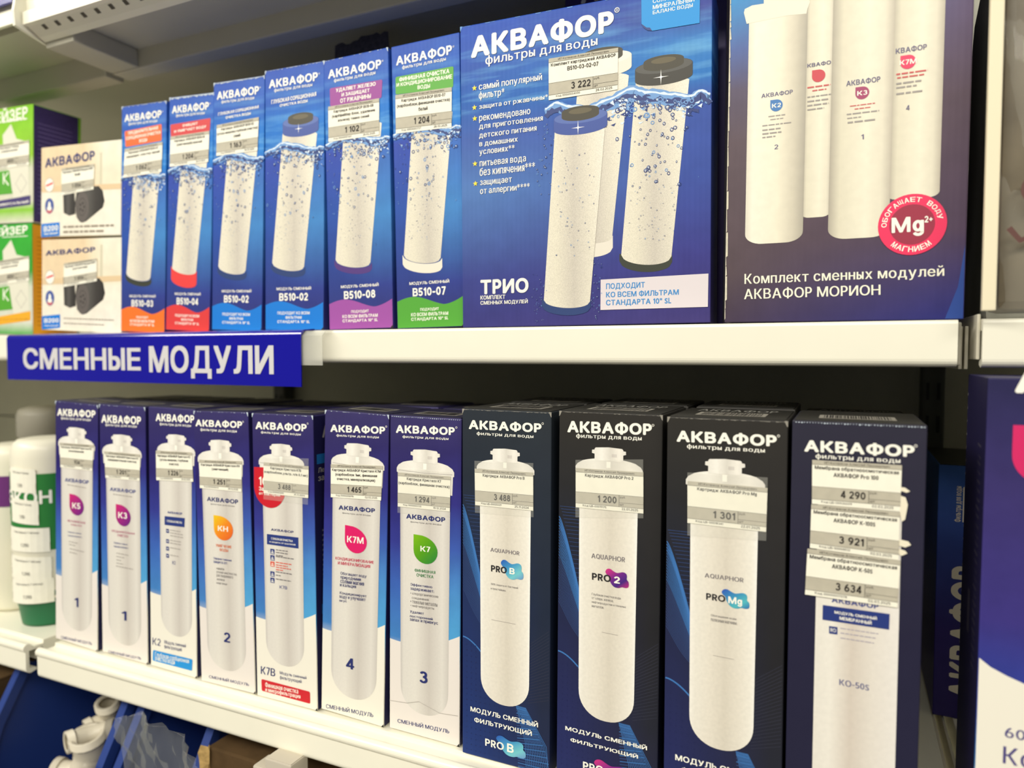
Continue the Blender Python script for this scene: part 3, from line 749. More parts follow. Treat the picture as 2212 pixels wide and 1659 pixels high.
DKG = mat('print_charcoal', (58, 62, 52)); BLB = mat('print_blue_base', (44, 66, 118)); VIB = mat('print_violet_base', (84, 56, 128)); WHB = mat('print_white_base', (236, 230, 214)); REB = mat('print_red_base', (232, 66, 66))
CBL = mat('print_cap_blue', (58, 82, 158))
S3a = ('ПОДХОДИТ', 'КО ВСЕМ ФИЛЬТРАМ', 'СТАНДАРТА 10" SL'); S3b = ('ПОДХОДИТ КО ВСЕМ', 'ФИЛЬТРАМ', 'СТАНДАРТА 10" SL')
b510('blue cartridge box with orange panel and orange foot beside the beige boxes', [(264.4, 235), (357.5, 217), (354.7, 714), (262.8, 716)], .569, 'В510-03', OR_, S3a, CBL, DKG, 11,
     pill=([(269.8, 284), (349.4, 268), (349.4, 303.9), (271.6, 317.8)], ('ПРЕДВАРИТЕЛЬНАЯ', 'СОРБЦИОННАЯ ОЧИСТКА', 'ВОДЫ')), pillcol=ORP, cap=False, wearf=.5, wearamp=.0008,
     label_=([(270.7, 322), (352.1, 306.6), (349.4, 371.7), (267.1, 384.3)], ('Картридж АКВАФОР В510-03', '(предварит. очистка) черный'), '1 062', 'Код 00000003726', '28.02.2025'))
b510('blue cartridge box with red panel and red foot band', [(366, 215.3), (461.8, 199.5), (454.2, 712), (357, 713)], .569, 'В510-04', RED, S3b, CBL, REB, 12, baseh=31, wid=.0655,
     pill=([(368.4, 269.5), (455.2, 255), (453.4, 283), (369.3, 296.6)], ('ОЧИЩАЕТ', 'И УМЯГЧАЕТ ВОДУ')), pillcol=REDP, cap=False, wearf=1.0, wearamp=.0026,
     label_=([(369.3, 295.7), (453.4, 283), (450.7, 350), (367.5, 360.8)], ('Картридж АКВАФОР В510-04', '(умягчающий) красный'), '1 204', 'Код 00000003728', '28.12.2024'))
b510('blue cartridge box with azure foot and paper price tag', [(462.6, 184), (570.5, 162), (565.5, 710), (458, 711.5)], .569, 'В510-02', CYB, S3b, CBL, BLB, 13, wid=.0695,
     headline=[('ГЛУБОКАЯ СОРБЦИОННАЯ', (471.6, 243.7), (559, 235)), ('ОЧИСТКА ВОДЫ', (488, 251.7), (542, 248.4))], cap=False, wearf=1.0, wearamp=.0018,
     label_=([(469.3, 270.7), (560, 253.3), (557, 325.6), (468.3, 337.2)], ('Картридж АКВАФОР В510-02', '(уголь+аквален,глубокая очистка)', 'синий'), '1 163', 'Код 00000003724', '28.02.2025'))
b510('blue cartridge box with azure foot and no price tag, blue cap fully visible', Q5, .569, 'В510-02', CYB, S3b, CBL, BLB, 14,
     headline=[('ГЛУБОКАЯ СОРБЦИОННАЯ', (586.5, 216.3), (683.3, 209)), ('ОЧИСТКА ВОДЫ', (604.7, 225.5), (664.7, 221.5))], wearf=.55, wearamp=.0009)
b510('blue cartridge box with violet panel and violet foot band', [(700, 131), (837.6, 105), (847.9, 712), (713.6, 713)], .569, 'В510-08', PUR, S3a, CBL, VIB, 15,
     pill=([(712.6, 191), (826.3, 171.7), (824.3, 211.7), (713.6, 230)], ('УДАЛЯЕТ ЖЕЛЕЗО', 'И ЗАЩИЩАЕТ', 'ОТ РЖАВЧИНЫ')), pillcol=PURP, cap=False, wearf=.3, wearamp=.0006,
     label_=([(710, 231), (820, 212.7), (819.6, 291.7), (710.5, 307)], ('Картридж АКВАФОР В510-08', '(карбфайбер блок, удаление', 'железа) темно синий'), '1 102', 'Код 00000007461', '28.02.2025'))
b510('blue cartridge box with green panel and green foot band', [(842.7, 102), (995, 72), (1003.5, 709), (859, 709.5)], .569, 'В510-07', GRN, S3a, CBL, WHB, 16, baseh=18, wid=.0712,
     pill=([(854.6, 166.6), (980, 143), (979, 189), (854.6, 204.5)], ('ФИНИШНАЯ ОЧИСТКА', 'И КОНДИЦИОНИРОВАНИЕ', 'ВОДЫ')), pillcol=GRNP, cap=False,
     label_=([(855, 206), (976.6, 188.7), (976, 275.3), (856, 289)], ('Картридж АКВАФОР В510-07', '(карбонблок,финишная очистка)', 'белый'), '1 204', 'Код 00000003727', '28.02.2025'))

# ------------------------------------------------------------------ the wide blue set box
TRC = carton('trio_carton', [(0, (62, 60, 128)), (.16, (62, 70, 144)), (.45, (84, 126, 192)), (.62, (66, 98, 176)), (.74, (38, 98, 184)), (.86, (48, 90, 182)), (1, (40, 84, 190))],
             [(0, (66, 58, 120)), (.2, (62, 62, 140)), (.45, (60, 84, 168)), (.66, (58, 88, 172)), (.73, (44, 120, 198)), (.82, (58, 132, 206)), (.92, (64, 74, 158)), (1, (46, 78, 172))], h=.266, w=.215, lo=.1, hi=.9, ripple=(.70, .88))
T = Carton('filter_set_box', 'wide blue box showing three white cartridges and yellow stars', [(1001, 58), (1537, -42), (1531, 694.6), (1007.6, 708)], .570, ZU, TRC, .052, yaw=math.radians(3.6))
T.text('brand_logo', [('АКВАФОР', (1018, 78), (1326, 71))], WHITE, .05, layer=6)
A = Art(); c = T.P(1333, 22); A.ring(c[0], c[1], .0021, .0016, WHITE, 20); A.text('R', c[0] - .0008, c[1] - .0011, c[0] + .0009, c[1] + .0011, WHITE); T.put('registered_mark', A, layer=6)
T.text('tagline_print', [('фильтры для воды', (1049, 121), (1291, 102.5))], WHITE, .012, layer=6)
T.text('feature_list_print', [('самый популярный', (1034.8, 180), (1171.2, 176.8)), ('фильтр*', (1034.8, 199), (1090, 209.5)), ('защита от ржавчины*', (1035.6, 226), (1184, 216.5)),
    ('рекомендовано', (1035.6, 251), (1146, 250.5)), ('для приготовления', (1035.6, 270.5), (1173, 263.5)), ('детского питания', (1035.6, 289.5), (1159.5, 284.5)), ('в домашних', (1036, 308), (1118.8, 308.3)),
    ('условиях**', (1036, 322), (1112, 328.5)), ('питьевая вода', (1036.6, 349), (1136.5, 351.5)), ('без кипячения***', (1036.6, 363.5), (1156, 367.5)), ('защищает', (1037.5, 390.5), (1106, 396)), ('от аллергии****', (1037.5, 406), (1144.6, 412.5))], WHITE, .014, layer=6)
YEL = mat('print_star_yellow', (250, 226, 60))
A = Art()
for px, py in ((1025.3, 190.7), (1025.3, 232.7), (1026, 256.3), (1026.6, 354), (1027.4, 396.8)):
    c = T.P(px, py); A.poly([(c[0] + (.0025 if k % 2 == 0 else .00105) * math.sin(k * math.pi / 5), c[1] + (.0025 if k % 2 == 0 else .00105) * math.cos(k * math.pi / 5)) for k in range(10)], YEL)
T.put('star_print', A, layer=6)
# three cartridges, back to front
def trio_cart(tl, tr, bl, br, low, basel, baser, baselow, bmat, lay, capq=None, capm=None, capt=None, gask=True):
    A = Art(); a, b, c, d = (T.P(*p) for p in (tl, tr, bl, br)); L_ = T.P(*low)
    sag = (c[1] + d[1]) / 2 - L_[1]
    e, f = T.P(*basel), T.P(*baser); g = T.P(*baselow)
    A2 = Art(); s2 = (e[1] + f[1]) / 2 - g[1]
    cyl_print(A2, (e[0], c[1] + .001), (f[0], d[1] + .001), e, f, s2, bmat, topsag=0)
    cyl_print(A, a, b, c, d, sag, CARTB, topsag=-.002)
    o = T.put('cartridge_print', A, layer=lay + 1); T.put('base_print', A2, layer=lay, parent=o)
    if capq:
        A = Art(); l, r, zt, zb = T.P(*capq[0])[0], T.P(*capq[1])[0], T.P(*capq[2])[1], T.P(*capq[3])[1]
        cap_print(A, l, r, zt, zb, capm, capt, MATS['print_gasket'], MATS['print_gasket_hole']); T.put('cap_print', A, layer=lay + 2, parent=o)
    return o
WCAP = mat('print_white_cap', (232, 226, 212)); BCAP = mat('print_black_cap', (58, 56, 50)); BCAPT = mat('print_black_cap_top', (84, 84, 80))
trio_cart((1250, 160), (1358.5, 163), (1222, 513), (1322.5, 512), (1272, 526), (1219, 536), (1323.8, 535), (1271, 556), WCAP, 1, ((1240, 140), (1364.5, 140), (1303, 127), (1303, 152)), WCAP, mat('print_white_cap_top', (240, 235, 222)))
trio_cart((1373.8, 176), (1489, 171), (1342, 551), (1450.5, 553.6), (1396.8, 572), (1338, 564), (1452, 566), (1396.8, 587.5), DKG, 1, ((1371.9, 150), (1496.4, 150), (1434, 143), (1434, 168)), BCAP, BCAPT)
trio_cart((1198.8, 283), (1307, 278), (1175.2, 648.5), (1274.8, 651.2), (1226, 665.3), (1171, 661), (1276, 664), (1226, 681), BLB, 5, ((1196.7, 260), (1312.2, 260), (1254.5, 252), (1254.5, 276)), CBL, MATS['print_cap_top'])
A = Art(); sparkle(A, T.P(1428, 167), .0062); sparkle(A, T.P(1249, 276), .006); T.put('sparkle_print', A, layer=8)
A = Art(); splash(A, [T.P(*p) for p in ((1178, 236), (1201, 222), (1228, 230), (1275, 231), (1315, 214), (1362, 192), (1400, 199), (1451, 203), (1494, 208), (1513, 195), (1534, 203))], 5, .0014, .0058); T.put('water_surface_print', A, layer=4)
r = random.Random(21); A = Art(); pts = []
for k in range(55): pts.append((*T.P(r.uniform(1330, 1495), 215 + abs(r.gauss(0, 18))), r.uniform(.0009, .0024)))
for k in range(70):
    y = r.uniform(250, 410); pts.append((*T.P(1425 + r.gauss(0, 34) - (y - 250) * .12, y), r.uniform(.0004, .0017)))
for k in range(50): pts.append((*T.P(r.uniform(1160, 1205), r.uniform(260, 420)), r.uniform(.0003, .0011)))
bubbles(A, pts, 8); T.put('bubble_print', A, layer=4.5); A = Art(); pts = []
for k in range(70): pts.append((*T.P(r.uniform(1195, 1285), r.uniform(320, 560)), r.uniform(.0002, .0007)))
for k in range(70): pts.append((*T.P(r.uniform(1350, 1460), r.uniform(380, 520)), r.uniform(.0002, .0006)))
for k in range(40): pts.append((*T.P(1165 + r.gauss(0, 9), r.uniform(590, 700)), r.uniform(.0002, .0006)))
for k in range(40): pts.append((*T.P(r.uniform(1275, 1300), r.uniform(560, 690)), r.uniform(.0002, .0008)))
bubbles(A, pts, 9); T.put('bubble_print', A, layer=8)
T.text('set_name_print', [('ТРИО', (1038.3, 604.6), (1141.9, 632))], WHITE, .04, layer=6)
T.text('set_caption', [('КОМПЛЕКТ', (1038.3, 638.6), (1091.7, 645.6)), ('СМЕННЫХ МОДУЛЕЙ', (1038.3, 648.4), (1140.5, 656.4))], WHITE, .02, layer=6)
T.panel('standard_panel', [(1297.8, 604.3), (1530.5, 591), (1529.2, 662.9), (1297.3, 669.7)], mat('print_pale_lilac', (226, 218, 222)), layer=7)
T.text('standard_text', [('ПОДХОДИТ', (1309.5, 612.5), (1393.3, 623.5)), ('КО ВСЕМ ФИЛЬТРАМ', (1309.5, 630.5), (1466.5, 637.3)), ('СТАНДАРТА 10" SL', (1309.5, 648), (1450, 657.5))], mat('print_text_blue', (60, 140, 206)), .022, layer=8)
A = Art(); A.poly([T.P(*p) for p in ((1385.4, -20), (1386, 52), (1390, 58), (1397, 60), (1404, 60), (1409, 67), (1511.3, 50.2), (1512.5, -38), (1449, -28))], mat('print_cyan_tag', (8, 146, 222)))
A.poly([T.P(*p) for p in ((1386, 52), (1390, 60), (1399, 66), (1409, 67), (1404, 60), (1397, 60))], mat('print_tag_fold', (40, 62, 130))); T.put('cyan_tag_print', A, layer=6)
T.text('cyan_tag_text', [('СОХРАНЯЕТ', (1410.4, -1), (1480, -6)), ('МИНЕРАЛЬНЫЙ', (1410.4, 9.5), (1500, 3.5)), ('БАЛАНС ВОДЫ', (1410.4, 24), (1496.7, 17))], WHITE, .018, layer=7)
price_label(T, [(1185.8, 127.5), (1335.8, 103.6), (1334.5, 194), (1185.8, 217)], ('Комплект картриджей АКВАФОР', 'В510-03-02-07'), '3 222', 'Код 00000004000', '28.02.2025', cw=.0345)
worn(T, .35, 'top', .0008, 4, mat('worn_light_blue', (120, 170, 230), .6))
worn_pale = mat('worn_kraft', (226, 220, 200), .8, .2, noise=.2, nscale=300)

# ------------------------------------------------------------------ the large set box at the right of the upper shelf
MOC = carton('set_box_carton', [(0, (70, 58, 78)), (.12, (92, 78, 84)), (.45, (100, 86, 94)), (.58, (98, 90, 112)), (.68, (90, 112, 172)), (.80, (72, 152, 214)), (1, (66, 154, 220))],
             [(0, (40, 44, 120)), (.06, (58, 54, 118)), (.2, (84, 68, 92)), (.5, (94, 78, 92)), (.8, (112, 98, 136)), (1, (112, 112, 164))], h=.30, w=.155, lo=0.0, hi=1.0, flute=.12)
G = Carton('filter_set_box', 'dark violet box showing white filter modules and a round pink badge', [(1572, -80), (2099, -80), (2091, 676.5), (1571, 690)], .566, ZU, MOC, .11, roll=math.radians(.25), hmax=.30)
G.quad = None; B4 = Art(); w2 = G.w / 2
B4.poly([(w2 - .011, 0.0006), (w2 - .0006, .0006), (w2 - .0006, .05), (w2 - .004, .022)], mat('print_corner_blue', (40, 72, 150))); G.put('corner_tint', B4, layer=1)
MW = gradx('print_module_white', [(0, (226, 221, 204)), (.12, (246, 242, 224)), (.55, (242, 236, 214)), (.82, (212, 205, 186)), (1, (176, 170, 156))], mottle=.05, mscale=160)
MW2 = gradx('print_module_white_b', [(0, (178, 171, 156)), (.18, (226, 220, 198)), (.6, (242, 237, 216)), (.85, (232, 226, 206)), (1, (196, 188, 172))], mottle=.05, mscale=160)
def module_print(B, l, r, top, low, m, lay, rad=.3):
    a = B.P(l, (top + low) / 2); b = B.P(r, (top + low) / 2); zt = B.P((l + r) / 2, top)[1]; zb = B.P((l + r) / 2, low)[1]
    x0, x1 = a[0], b[0]; w = x1 - x0; R_ = w * rad; ry = R_ * .62
    pts = [(x0, zt), (x0, zb + ry)]
    for k in range(1, 9): t = k / 8 * math.pi / 2; pts.append((x0 + R_ * (1 - math.cos(t)), zb + ry * (1 - math.sin(t))))
    for k in range(9): t = k / 8 * math.pi / 2; pts.append((x1 - R_ * (1 - math.sin(t)), zb + ry * (1 - math.cos(t))))
    pts += [(x1, zt)]
    A = Art(); A.poly(pts, m); return B.put('module_print', A, layer=lay)
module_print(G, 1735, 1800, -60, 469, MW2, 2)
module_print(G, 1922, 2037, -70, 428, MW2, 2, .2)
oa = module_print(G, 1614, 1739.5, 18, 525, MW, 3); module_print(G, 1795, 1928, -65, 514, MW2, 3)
A = Art(); A.poly([G.P(*p) for p in ((1607, 28), (1609, 20), (1625, 12), (1690, 2), (1745, -6), (1750, 4), (1744, 20), (1742, 30), (1700, 34), (1613, 52))], mat('print_module_rim', (238, 233, 214)))
A.poly([G.P(*p) for p in ((1650, 14), (1650, -40), (1714, -50), (1714, 4))], MATS['print_module_rim']); G.put('rim_print', A, layer=4, parent=oa)
MUT = mat('print_muted_navy', (104, 100, 132)); MRED = mat('print_muted_red', (206, 92, 92))
def drop_print(B, cx, cy, r, m, lay, s=None, tm=WHITE):
    """drop badge: square corner top left, round elsewhere"""
    c = B.P(cx, cy); k = r
    pts = [(c[0] - k, c[1] + k)] + [(c[0] + k * math.sin(t), c[1] + k * math.cos(t)) for t in [math.pi * 1.5 * q / 24 for q in range(25)]]
    A = Art(); A.poly(pts, m); o = B.put('drop_badge', A, layer=lay)
    if s: A = Art(); w = .36 * len(s); A.text(s, c[0] - k * w, c[1] - k * .36, c[0] + k * w, c[1] + k * .36, tm, .02); B.put('badge_text', A, layer=lay + 1, parent=o)
    return o
def lines_print(B, name, rows, m, lay):
    A = Art()
    for (x0, y0), (x1, y1) in rows:
        sl = B.slope((x0 + x1) / 2, (y0 + y1) / 2); dx = x1 - x0; hp = max(y1 - y0 - sl * dx, 4.0); my = y0 + sl * dx / 2
        a = (B.P(x0, y0)[0], B.P(x0 + dx / 2, my)[1]); b = (B.P(x1, y1)[0], B.P(x0 + dx / 2, my + hp)[1])
        r_ = random.Random(int(x0 * 7 + y0)); x = a[0]; h_ = a[1] - b[1]
        while x < b[0]:                                          # fine print too small to read: word-length dashes
            l = r_.uniform(.8, 2.2) * h_ * 1.4; x2 = min(x + l, b[0]); A.poly([(x, b[1] + h_ * .25), (x2, b[1] + h_ * .25), (x2, b[1] + h_ * .75), (x, b[1] + h_ * .75)], m); x = x2 + h_ * .4
    return B.put(name, A, layer=lay)
G.text('module_logo', [('АКВАФОР', (1644.8, 203), (1712.5, 203)), ('КВАФО', (1744, 138), (1795, 139)), ('АКВАФОР', (1828, 175), (1901.5, 177)), ('КВАФОР', (1935, 105), (2002, 107))], MUT, .02, layer=5)
drop_print(G, 1677.3, 228, .0043, mat('print_drop_blue', (70, 126, 190)), 5, 'К2'); drop_print(G, 1768.4, 164, .0044, mat('print_drop_red', (206, 74, 84)), 5)
drop_print(G, 1862.6, 201, .0044, mat('print_drop_plum', (168, 70, 110)), 5, 'К3'); drop_print(G, 1961.6, 134, .0047, mat('print_drop_rose', (228, 66, 104)), 5, 'К7М')
G.text('module_digit', [('2', (1673, 313), (1681, 322)), ('1', (1860, 291), (1866, 301)), ('4', (1957, 228), (1965, 238))], MUT, .012, layer=5)
lines_print(G, 'module_red_text', [((1744, 187), (1794, 186)), ((1755, 194), (1785, 195)), ((1936, 158), (2004, 155)), ((1938, 166), (1996, 164)), ((1836, 228), (1890, 225)), ((1846, 234), (1880, 234))], MRED, 5)
lines_print(G, 'module_fine_print', [((1660, 250), (1696, 250)), ((1664, 257), (1692, 257)), ((1647, 270), (1709, 267)), ((1647, 279), (1686, 280)), ((1647, 287), (1688, 288)), ((1647, 295), (1675, 297)), ((1744, 208), (1795, 206)), ((1744, 217), (1790, 217)), ((1744, 226), (1790, 226)), ((1744, 235), (1780, 236)), ((1829, 245), (1899, 242)), ((1830, 254), (1860, 255)), ((1831, 262), (1890, 262)), ((1936, 178), (1990, 178)), ((1936, 187), (1980, 188)), ((1936, 200), (1994, 200))], mat('print_muted_grey', (160, 154, 150)), 5)
c = G.P(1969.8, 485.2); e = G.P(2047, 481); R_ = math.hypot(e[0] - c[0], 0) * .985
A = Art(); A.disc(c[0], c[1], R_, R_, mat('print_badge_pink', (238, 52, 98)), 48); bo = G.put('round_badge', A, layer=6)
A = Art(); A.disc(c[0], c[1], R_ * .66, R_ * .66, mat('print_badge_maroon', (158, 48, 72)), 40); G.put('badge_core', A, layer=7, parent=bo)
A = Art()
def arc_text(s, r0, r1, a0, a1, flip):
    n = len(s)
    for k, ch in enumerate(s):
        if ch == ' ': continue
        a = a0 + (a1 - a0) * (k + .5) / n; hw = abs(a1 - a0) / n * .42
        for v, f in glyphs(ch, .02)[0]:
            P_ = []
            for x, y in v:
                if not flip: t = a + hw * (1 - 2 * x); q = r0 + (r1 - r0) * y
                else: t = a - hw * (1 - 2 * x); q = r1 - (r1 - r0) * y
                P_.append((c[0] + q * math.cos(t), c[1] + q * math.sin(t)))
            A.mesh(P_, f, WHITE)
arc_text('ОБОГАЩАЕТ ВОДУ', R_ * .74, R_ * .90, math.radians(184), math.radians(8), False)
arc_text('МАГНИЕМ', R_ * .72, R_ * .90, math.radians(226), math.radians(312), True)
G.put('badge_ring_text', A, layer=8, parent=bo)
G.text('badge_text', [('Мg', (1925.8, 471), (1995.6, 509)), ('2+', (1997, 467), (2014.5, 480))], WHITE, .03, layer=8, parent=bo)
G.text('set_title', [('Комплект сменных модулей', (1608.3, 591), (2039.7, 602)), ('АКВАФОР МОРИОН', (1607.4, 623.4), (1902, 638))], CREAM, .018, layer=5)
A = Art(); r = random.Random(4); z = .002; 
while z < G.h - .01:
    l = r.uniform(.004, .02); t = r.uniform(.0006, .0019); A.poly([(-G.w / 2 + .0001, z), (-G.w / 2 + t, z + .001), (-G.w / 2 + t * r.uniform(.5, 1), z + l), (-G.w / 2 + .0001, z + l)], worn_pale); z += l
G.put('frayed_edge', A, layer=4)

# ------------------------------------------------------------------ beige boxes, two stacked
BEC = carton('beige_carton', [(0, (246, 240, 222)), (.5, (246, 240, 222)), (.56, (236, 214, 178)), (1, (240, 216, 178))], [(0, (248, 243, 228)), (.5, (246, 240, 222)), (.56, (240, 232, 206)), (1, (246, 242, 222))], h=.11, w=.147, flute=0, lo=.55, hi=.8)
DKC = gradx('print_dark_cartridge', [(0, (54, 52, 50)), (.45, (92, 90, 86)), (.7, (66, 63, 60)), (1, (48, 46, 44))], mottle=.1)
DKF = mat('print_dark_end', (98, 92, 88), .5); DKH = mat('print_dark_hole', (36, 34, 34), .5)
def beige(label, quad, zb, dx, dy, lq, t2):
    B = Carton('filter_cartridge_box', label, quad, .569, zb, BEC, .075, 'stacked beige cartridge boxes')
    o = lambda x, y: (x + dx, y + dy)
    B.text('brand_logo', [('АКВАФОР', o(98, 342), o(205, 345.8))], NAVY, .03, layer=3)
    A = Art(); A.poly([B.P(*o(*p)) for p in ((216, 330), (220, 329), (220, 420), (214, 421))], mat('print_tap', (214, 208, 182))); A.poly([B.P(*o(*p)) for p in ((90, 403), (262, 396), (262, 408), (90, 416))], mat('print_worktop', (226, 200, 160)))
    B.put('kitchen_print', A, layer=2)
    A = Art(); A.poly([B.P(*o(*p)) for p in ((136, 400), (160, 395), (163, 462), (150, 466), (138, 460))], DKC); B.put('cartridge_print', A, layer=3)
    A = Art(); A.poly([B.P(*o(*p)) for p in ((166, 415), (180, 404), (214, 402), (222, 412), (226, 434), (222, 448), (186, 478), (178, 480), (166, 470), (162, 440))], DKC); cc = B.put('cartridge_print', A, layer=4)
    A = Art(); c = B.P(*o(178, 447)); A.disc(c[0], c[1], .0125, .0185, DKF, 28)
    A.ring(c[0], c[1], .0105, .0100, DKH, 24, .68)
    for k in range(5): A.disc(c[0] + .0038 * math.cos(k * 1.26), c[1] + .0046 * math.sin(k * 1.26), .0012, .0015, DKH, 8)
    B.put('cartridge_end_print', A, layer=5, parent=cc)
    A = Art(); c1 = B.P(*o(107, 400)); c2 = B.P(*o(107, 445))
    A.disc(c1[0], c1[1], .0085, .0085, WHITE, 20); A.ring(c1[0], c1[1], .0088, .0080, LGREY, 20); A.poly([(c1[0] - .0065, c1[1] - .002), (c1[0] + .0065, c1[1] + .001), (c1[0] + .0065, c1[1] + .0035), (c1[0] - .0065, c1[1] + .0005)], RED)
    A.disc(c2[0], c2[1], .0085, .0095, mat('print_emblem_blue', (70, 92, 162)), 20); A.disc(c2[0], c2[1] - .006, .0055, .003, mat('print_emblem_rose', (200, 96, 110)), 12); A.disc(c2[0], c2[1] + .001, .0025, .0045, WHITE, 10); A.disc(c2[0], c2[1] - .003, .0045, .0028, WHITE, 10)
    B.put('emblem_print', A, layer=3)
    B.panel('model_panel', [o(90, 484), o(129, 480), o(129, 509), o(90, 513)], CYB, layer=3); B.text('model_number', [('В200', o(95, 489), o(126, 497.5)), ('Умягчающий', o(95, 503), o(125, 506))], WHITE, .025, layer=4)
    lines_print(B, 'fine_print', [(o(137, 490), o(246, 487)), (o(137, 500), o(224, 500))], mat('print_taupe', (150, 138, 122)), 3)
    price_label(B, [o(*p) for p in lq], t2, '1 056', 'Код 00000006702', '28.02.2025')
beige('beige box with dark round cartridges, lower one of the stacked pair', [(91, 526.8), (262.6, 515), (262.5, 715.6), (90, 718.5)], ZU, 1, 199, [(138, 370), (209, 359), (209, 408), (138, 421)], ('Картридж АКВАФОР Модерн В200', '(жесткая вода)'))
beige('beige box with dark round cartridges, upper one of the stacked pair', [(90, 331.5), (262.6, 302), (261.5, 509.4), (88, 524.6)], ZU + .1145, 0, 0, [(134, 364), (205, 354), (203, 409), (134, 422)], ('Картридж АКВАФОР Модерн В200', 'белый'))

# ------------------------------------------------------------------ green boxes at the far left
LIME = carton('lime_carton', [(0, (226, 222, 206)), (.12, (140, 204, 50)), (.2, (222, 220, 200)), (.5, (216, 218, 196)), (.62, (150, 204, 56)), (1, (138, 208, 44))], h=.135, flute=0)
GREENC = carton('green_carton', [(0, (66, 162, 62)), (.12, (222, 224, 210)), (.45, (214, 220, 200)), (.6, (62, 170, 60)), (1, (58, 176, 58))], h=.135, flute=0)
VIOS = mat('violet_side_print', (72, 60, 122), .5, noise=.25, nscale=400); YELS = mat('yellow_side_print', (238, 172, 40), .5)
LBAG = mat('print_bag', (226, 224, 206), .5)
def green_box(label, quad, zb, cm, sidem, dy, foot, hm=None):
    B = Carton('filter_cartridge_box', label, quad, .569, zb, cm, .062, 'green cartridge boxes at the left', hmax=hm)
    o = lambda x, y: (x, y + dy)
    B.text('brand_logo', [('ГЕЙЗЕР', o(-22, 240), o(60, 254))], WHITE, .03, layer=3)
    lines_print(B, 'fine_print', [(o(5, 262), o(60, 258))], WHITE, 3)
    A = Art(); A.poly([B.P(*o(*p)) for p in ((6, 292), (24, 268), (36, 300), (60, 306), (64, 420), (30, 430), (8, 330))], LBAG); B.put('jug_print', A, layer=2)
    price_label(B, [o(-20, 317), o(64, 303), o(64, 356), o(-20, 368)], ('Картридж Гейзер', 'универсальный'), '450', 'Код 00000003002', '28.02.2025')
    A = Art(); A.poly([B.P(*o(*p)) for p in ((-10, 372), (20, 368), (26, 410), (28, 418), (-10, 422))], GRNP)
    A.line([B.P(*o(*p)) for p in ((8, 374), (8, 398))], .0022, WHITE); A.line([B.P(*o(*p)) for p in ((18, 373), (9, 386), (19, 400))], .0022, WHITE); B.put('emblem_print', A, layer=4)
    A = Art(); A.ring(*B.P(*o(46, 396)), .012, .0112, LGREY, 4); B.put('emblem_frame_print', A, layer=3)
    A = Art(); A.poly([(B.d * .0 + .0008, .001), (B.d - .004, .001), (B.d - .004, B.h - .001), (.0008, B.h - .001)], sidem); B.put('side_print', A, 'right', layer=1)
    A = Art()
    for k in range(22): A.poly([(.006, .012 + k * .0053), (B.d - .012, .012 + k * .0053), (B.d - .012, .0132 + k * .0053), (.006, .0132 + k * .0053)], mat('print_side_lines', (112, 100, 160)) if sidem is VIOS else mat('print_side_lines_y', (206, 140, 30)))
    B.put('side_fine_print', A, 'right', layer=2)
    B.panel('footer_band', [o(-20, 437), o(66, 422), o(66, 442), o(-20, 454)], foot, layer=3)
    B.text('footer_text', [('УНИВЕРСАЛЬНЫЙ' if foot is VIOS else 'ДЛЯ ЖЕСТКОЙ ВОДЫ', o(-10, 440 if foot is VIOS else 440), o(62, 438))], WHITE if foot is VIOS else mat('print_brown', (120, 92, 40)), .02, layer=4)
green_box('lime green box with violet side, upper one at the far left', [(-62, 252), (71, 226.5), (72, 464), (-62, 475)], ZU + .1415, LIME, VIOS, 0, VIOS)
green_box('dark green box with yellow side, lower one at the far left', [(-62, 482), (67, 469), (72, 716), (-62, 719)], ZU, GREENC, YELS, 250, YELS, .1408)

# ------------------------------------------------------------------ lower shelf: navy-and-white module boxes
KC = carton('module_carton', [(0, (240, 236, 220)), (.20, (240, 236, 220)), (.30, (70, 134, 204)), (.46, (62, 104, 190)), (.60, (54, 60, 150)), (.74, (44, 36, 110)), (.90, (52, 46, 104)), (1, (62, 56, 106))],
            [(0, (240, 236, 220)), (.20, (240, 236, 220)), (.30, (84, 172, 226)), (.46, (80, 150, 216)), (.60, (64, 96, 184)), (.74, (52, 50, 134)), (.90, (50, 44, 106)), (1, (62, 56, 108))], h=.276, w=.073, lo=.2, hi=.9, flute=.08)
KTOP = mat('carton_top_navy', (40, 38, 62), .5); KSIDE = mat('carton_side_navy', (34, 32, 78), .45, noise=.1, nscale=30)
KWHITE = mat('print_warm_white', (242, 238, 224), .45, .3)
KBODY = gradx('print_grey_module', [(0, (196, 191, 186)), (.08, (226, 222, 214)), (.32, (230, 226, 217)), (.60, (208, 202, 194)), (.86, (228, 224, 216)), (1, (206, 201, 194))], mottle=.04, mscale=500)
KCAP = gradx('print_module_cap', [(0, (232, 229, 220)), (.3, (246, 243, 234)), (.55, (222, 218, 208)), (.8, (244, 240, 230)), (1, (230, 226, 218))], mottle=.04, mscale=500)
PROBODY = gradx('print_pro_module', [(0, (250, 247, 238)), (.1, (240, 236, 224)), (.3, (236, 230, 216)), (.55, (222, 215, 200)), (.75, (234, 228, 214)), (.92, (244, 240, 228)), (1, (254, 252, 246))], mottle=.07, mscale=420)
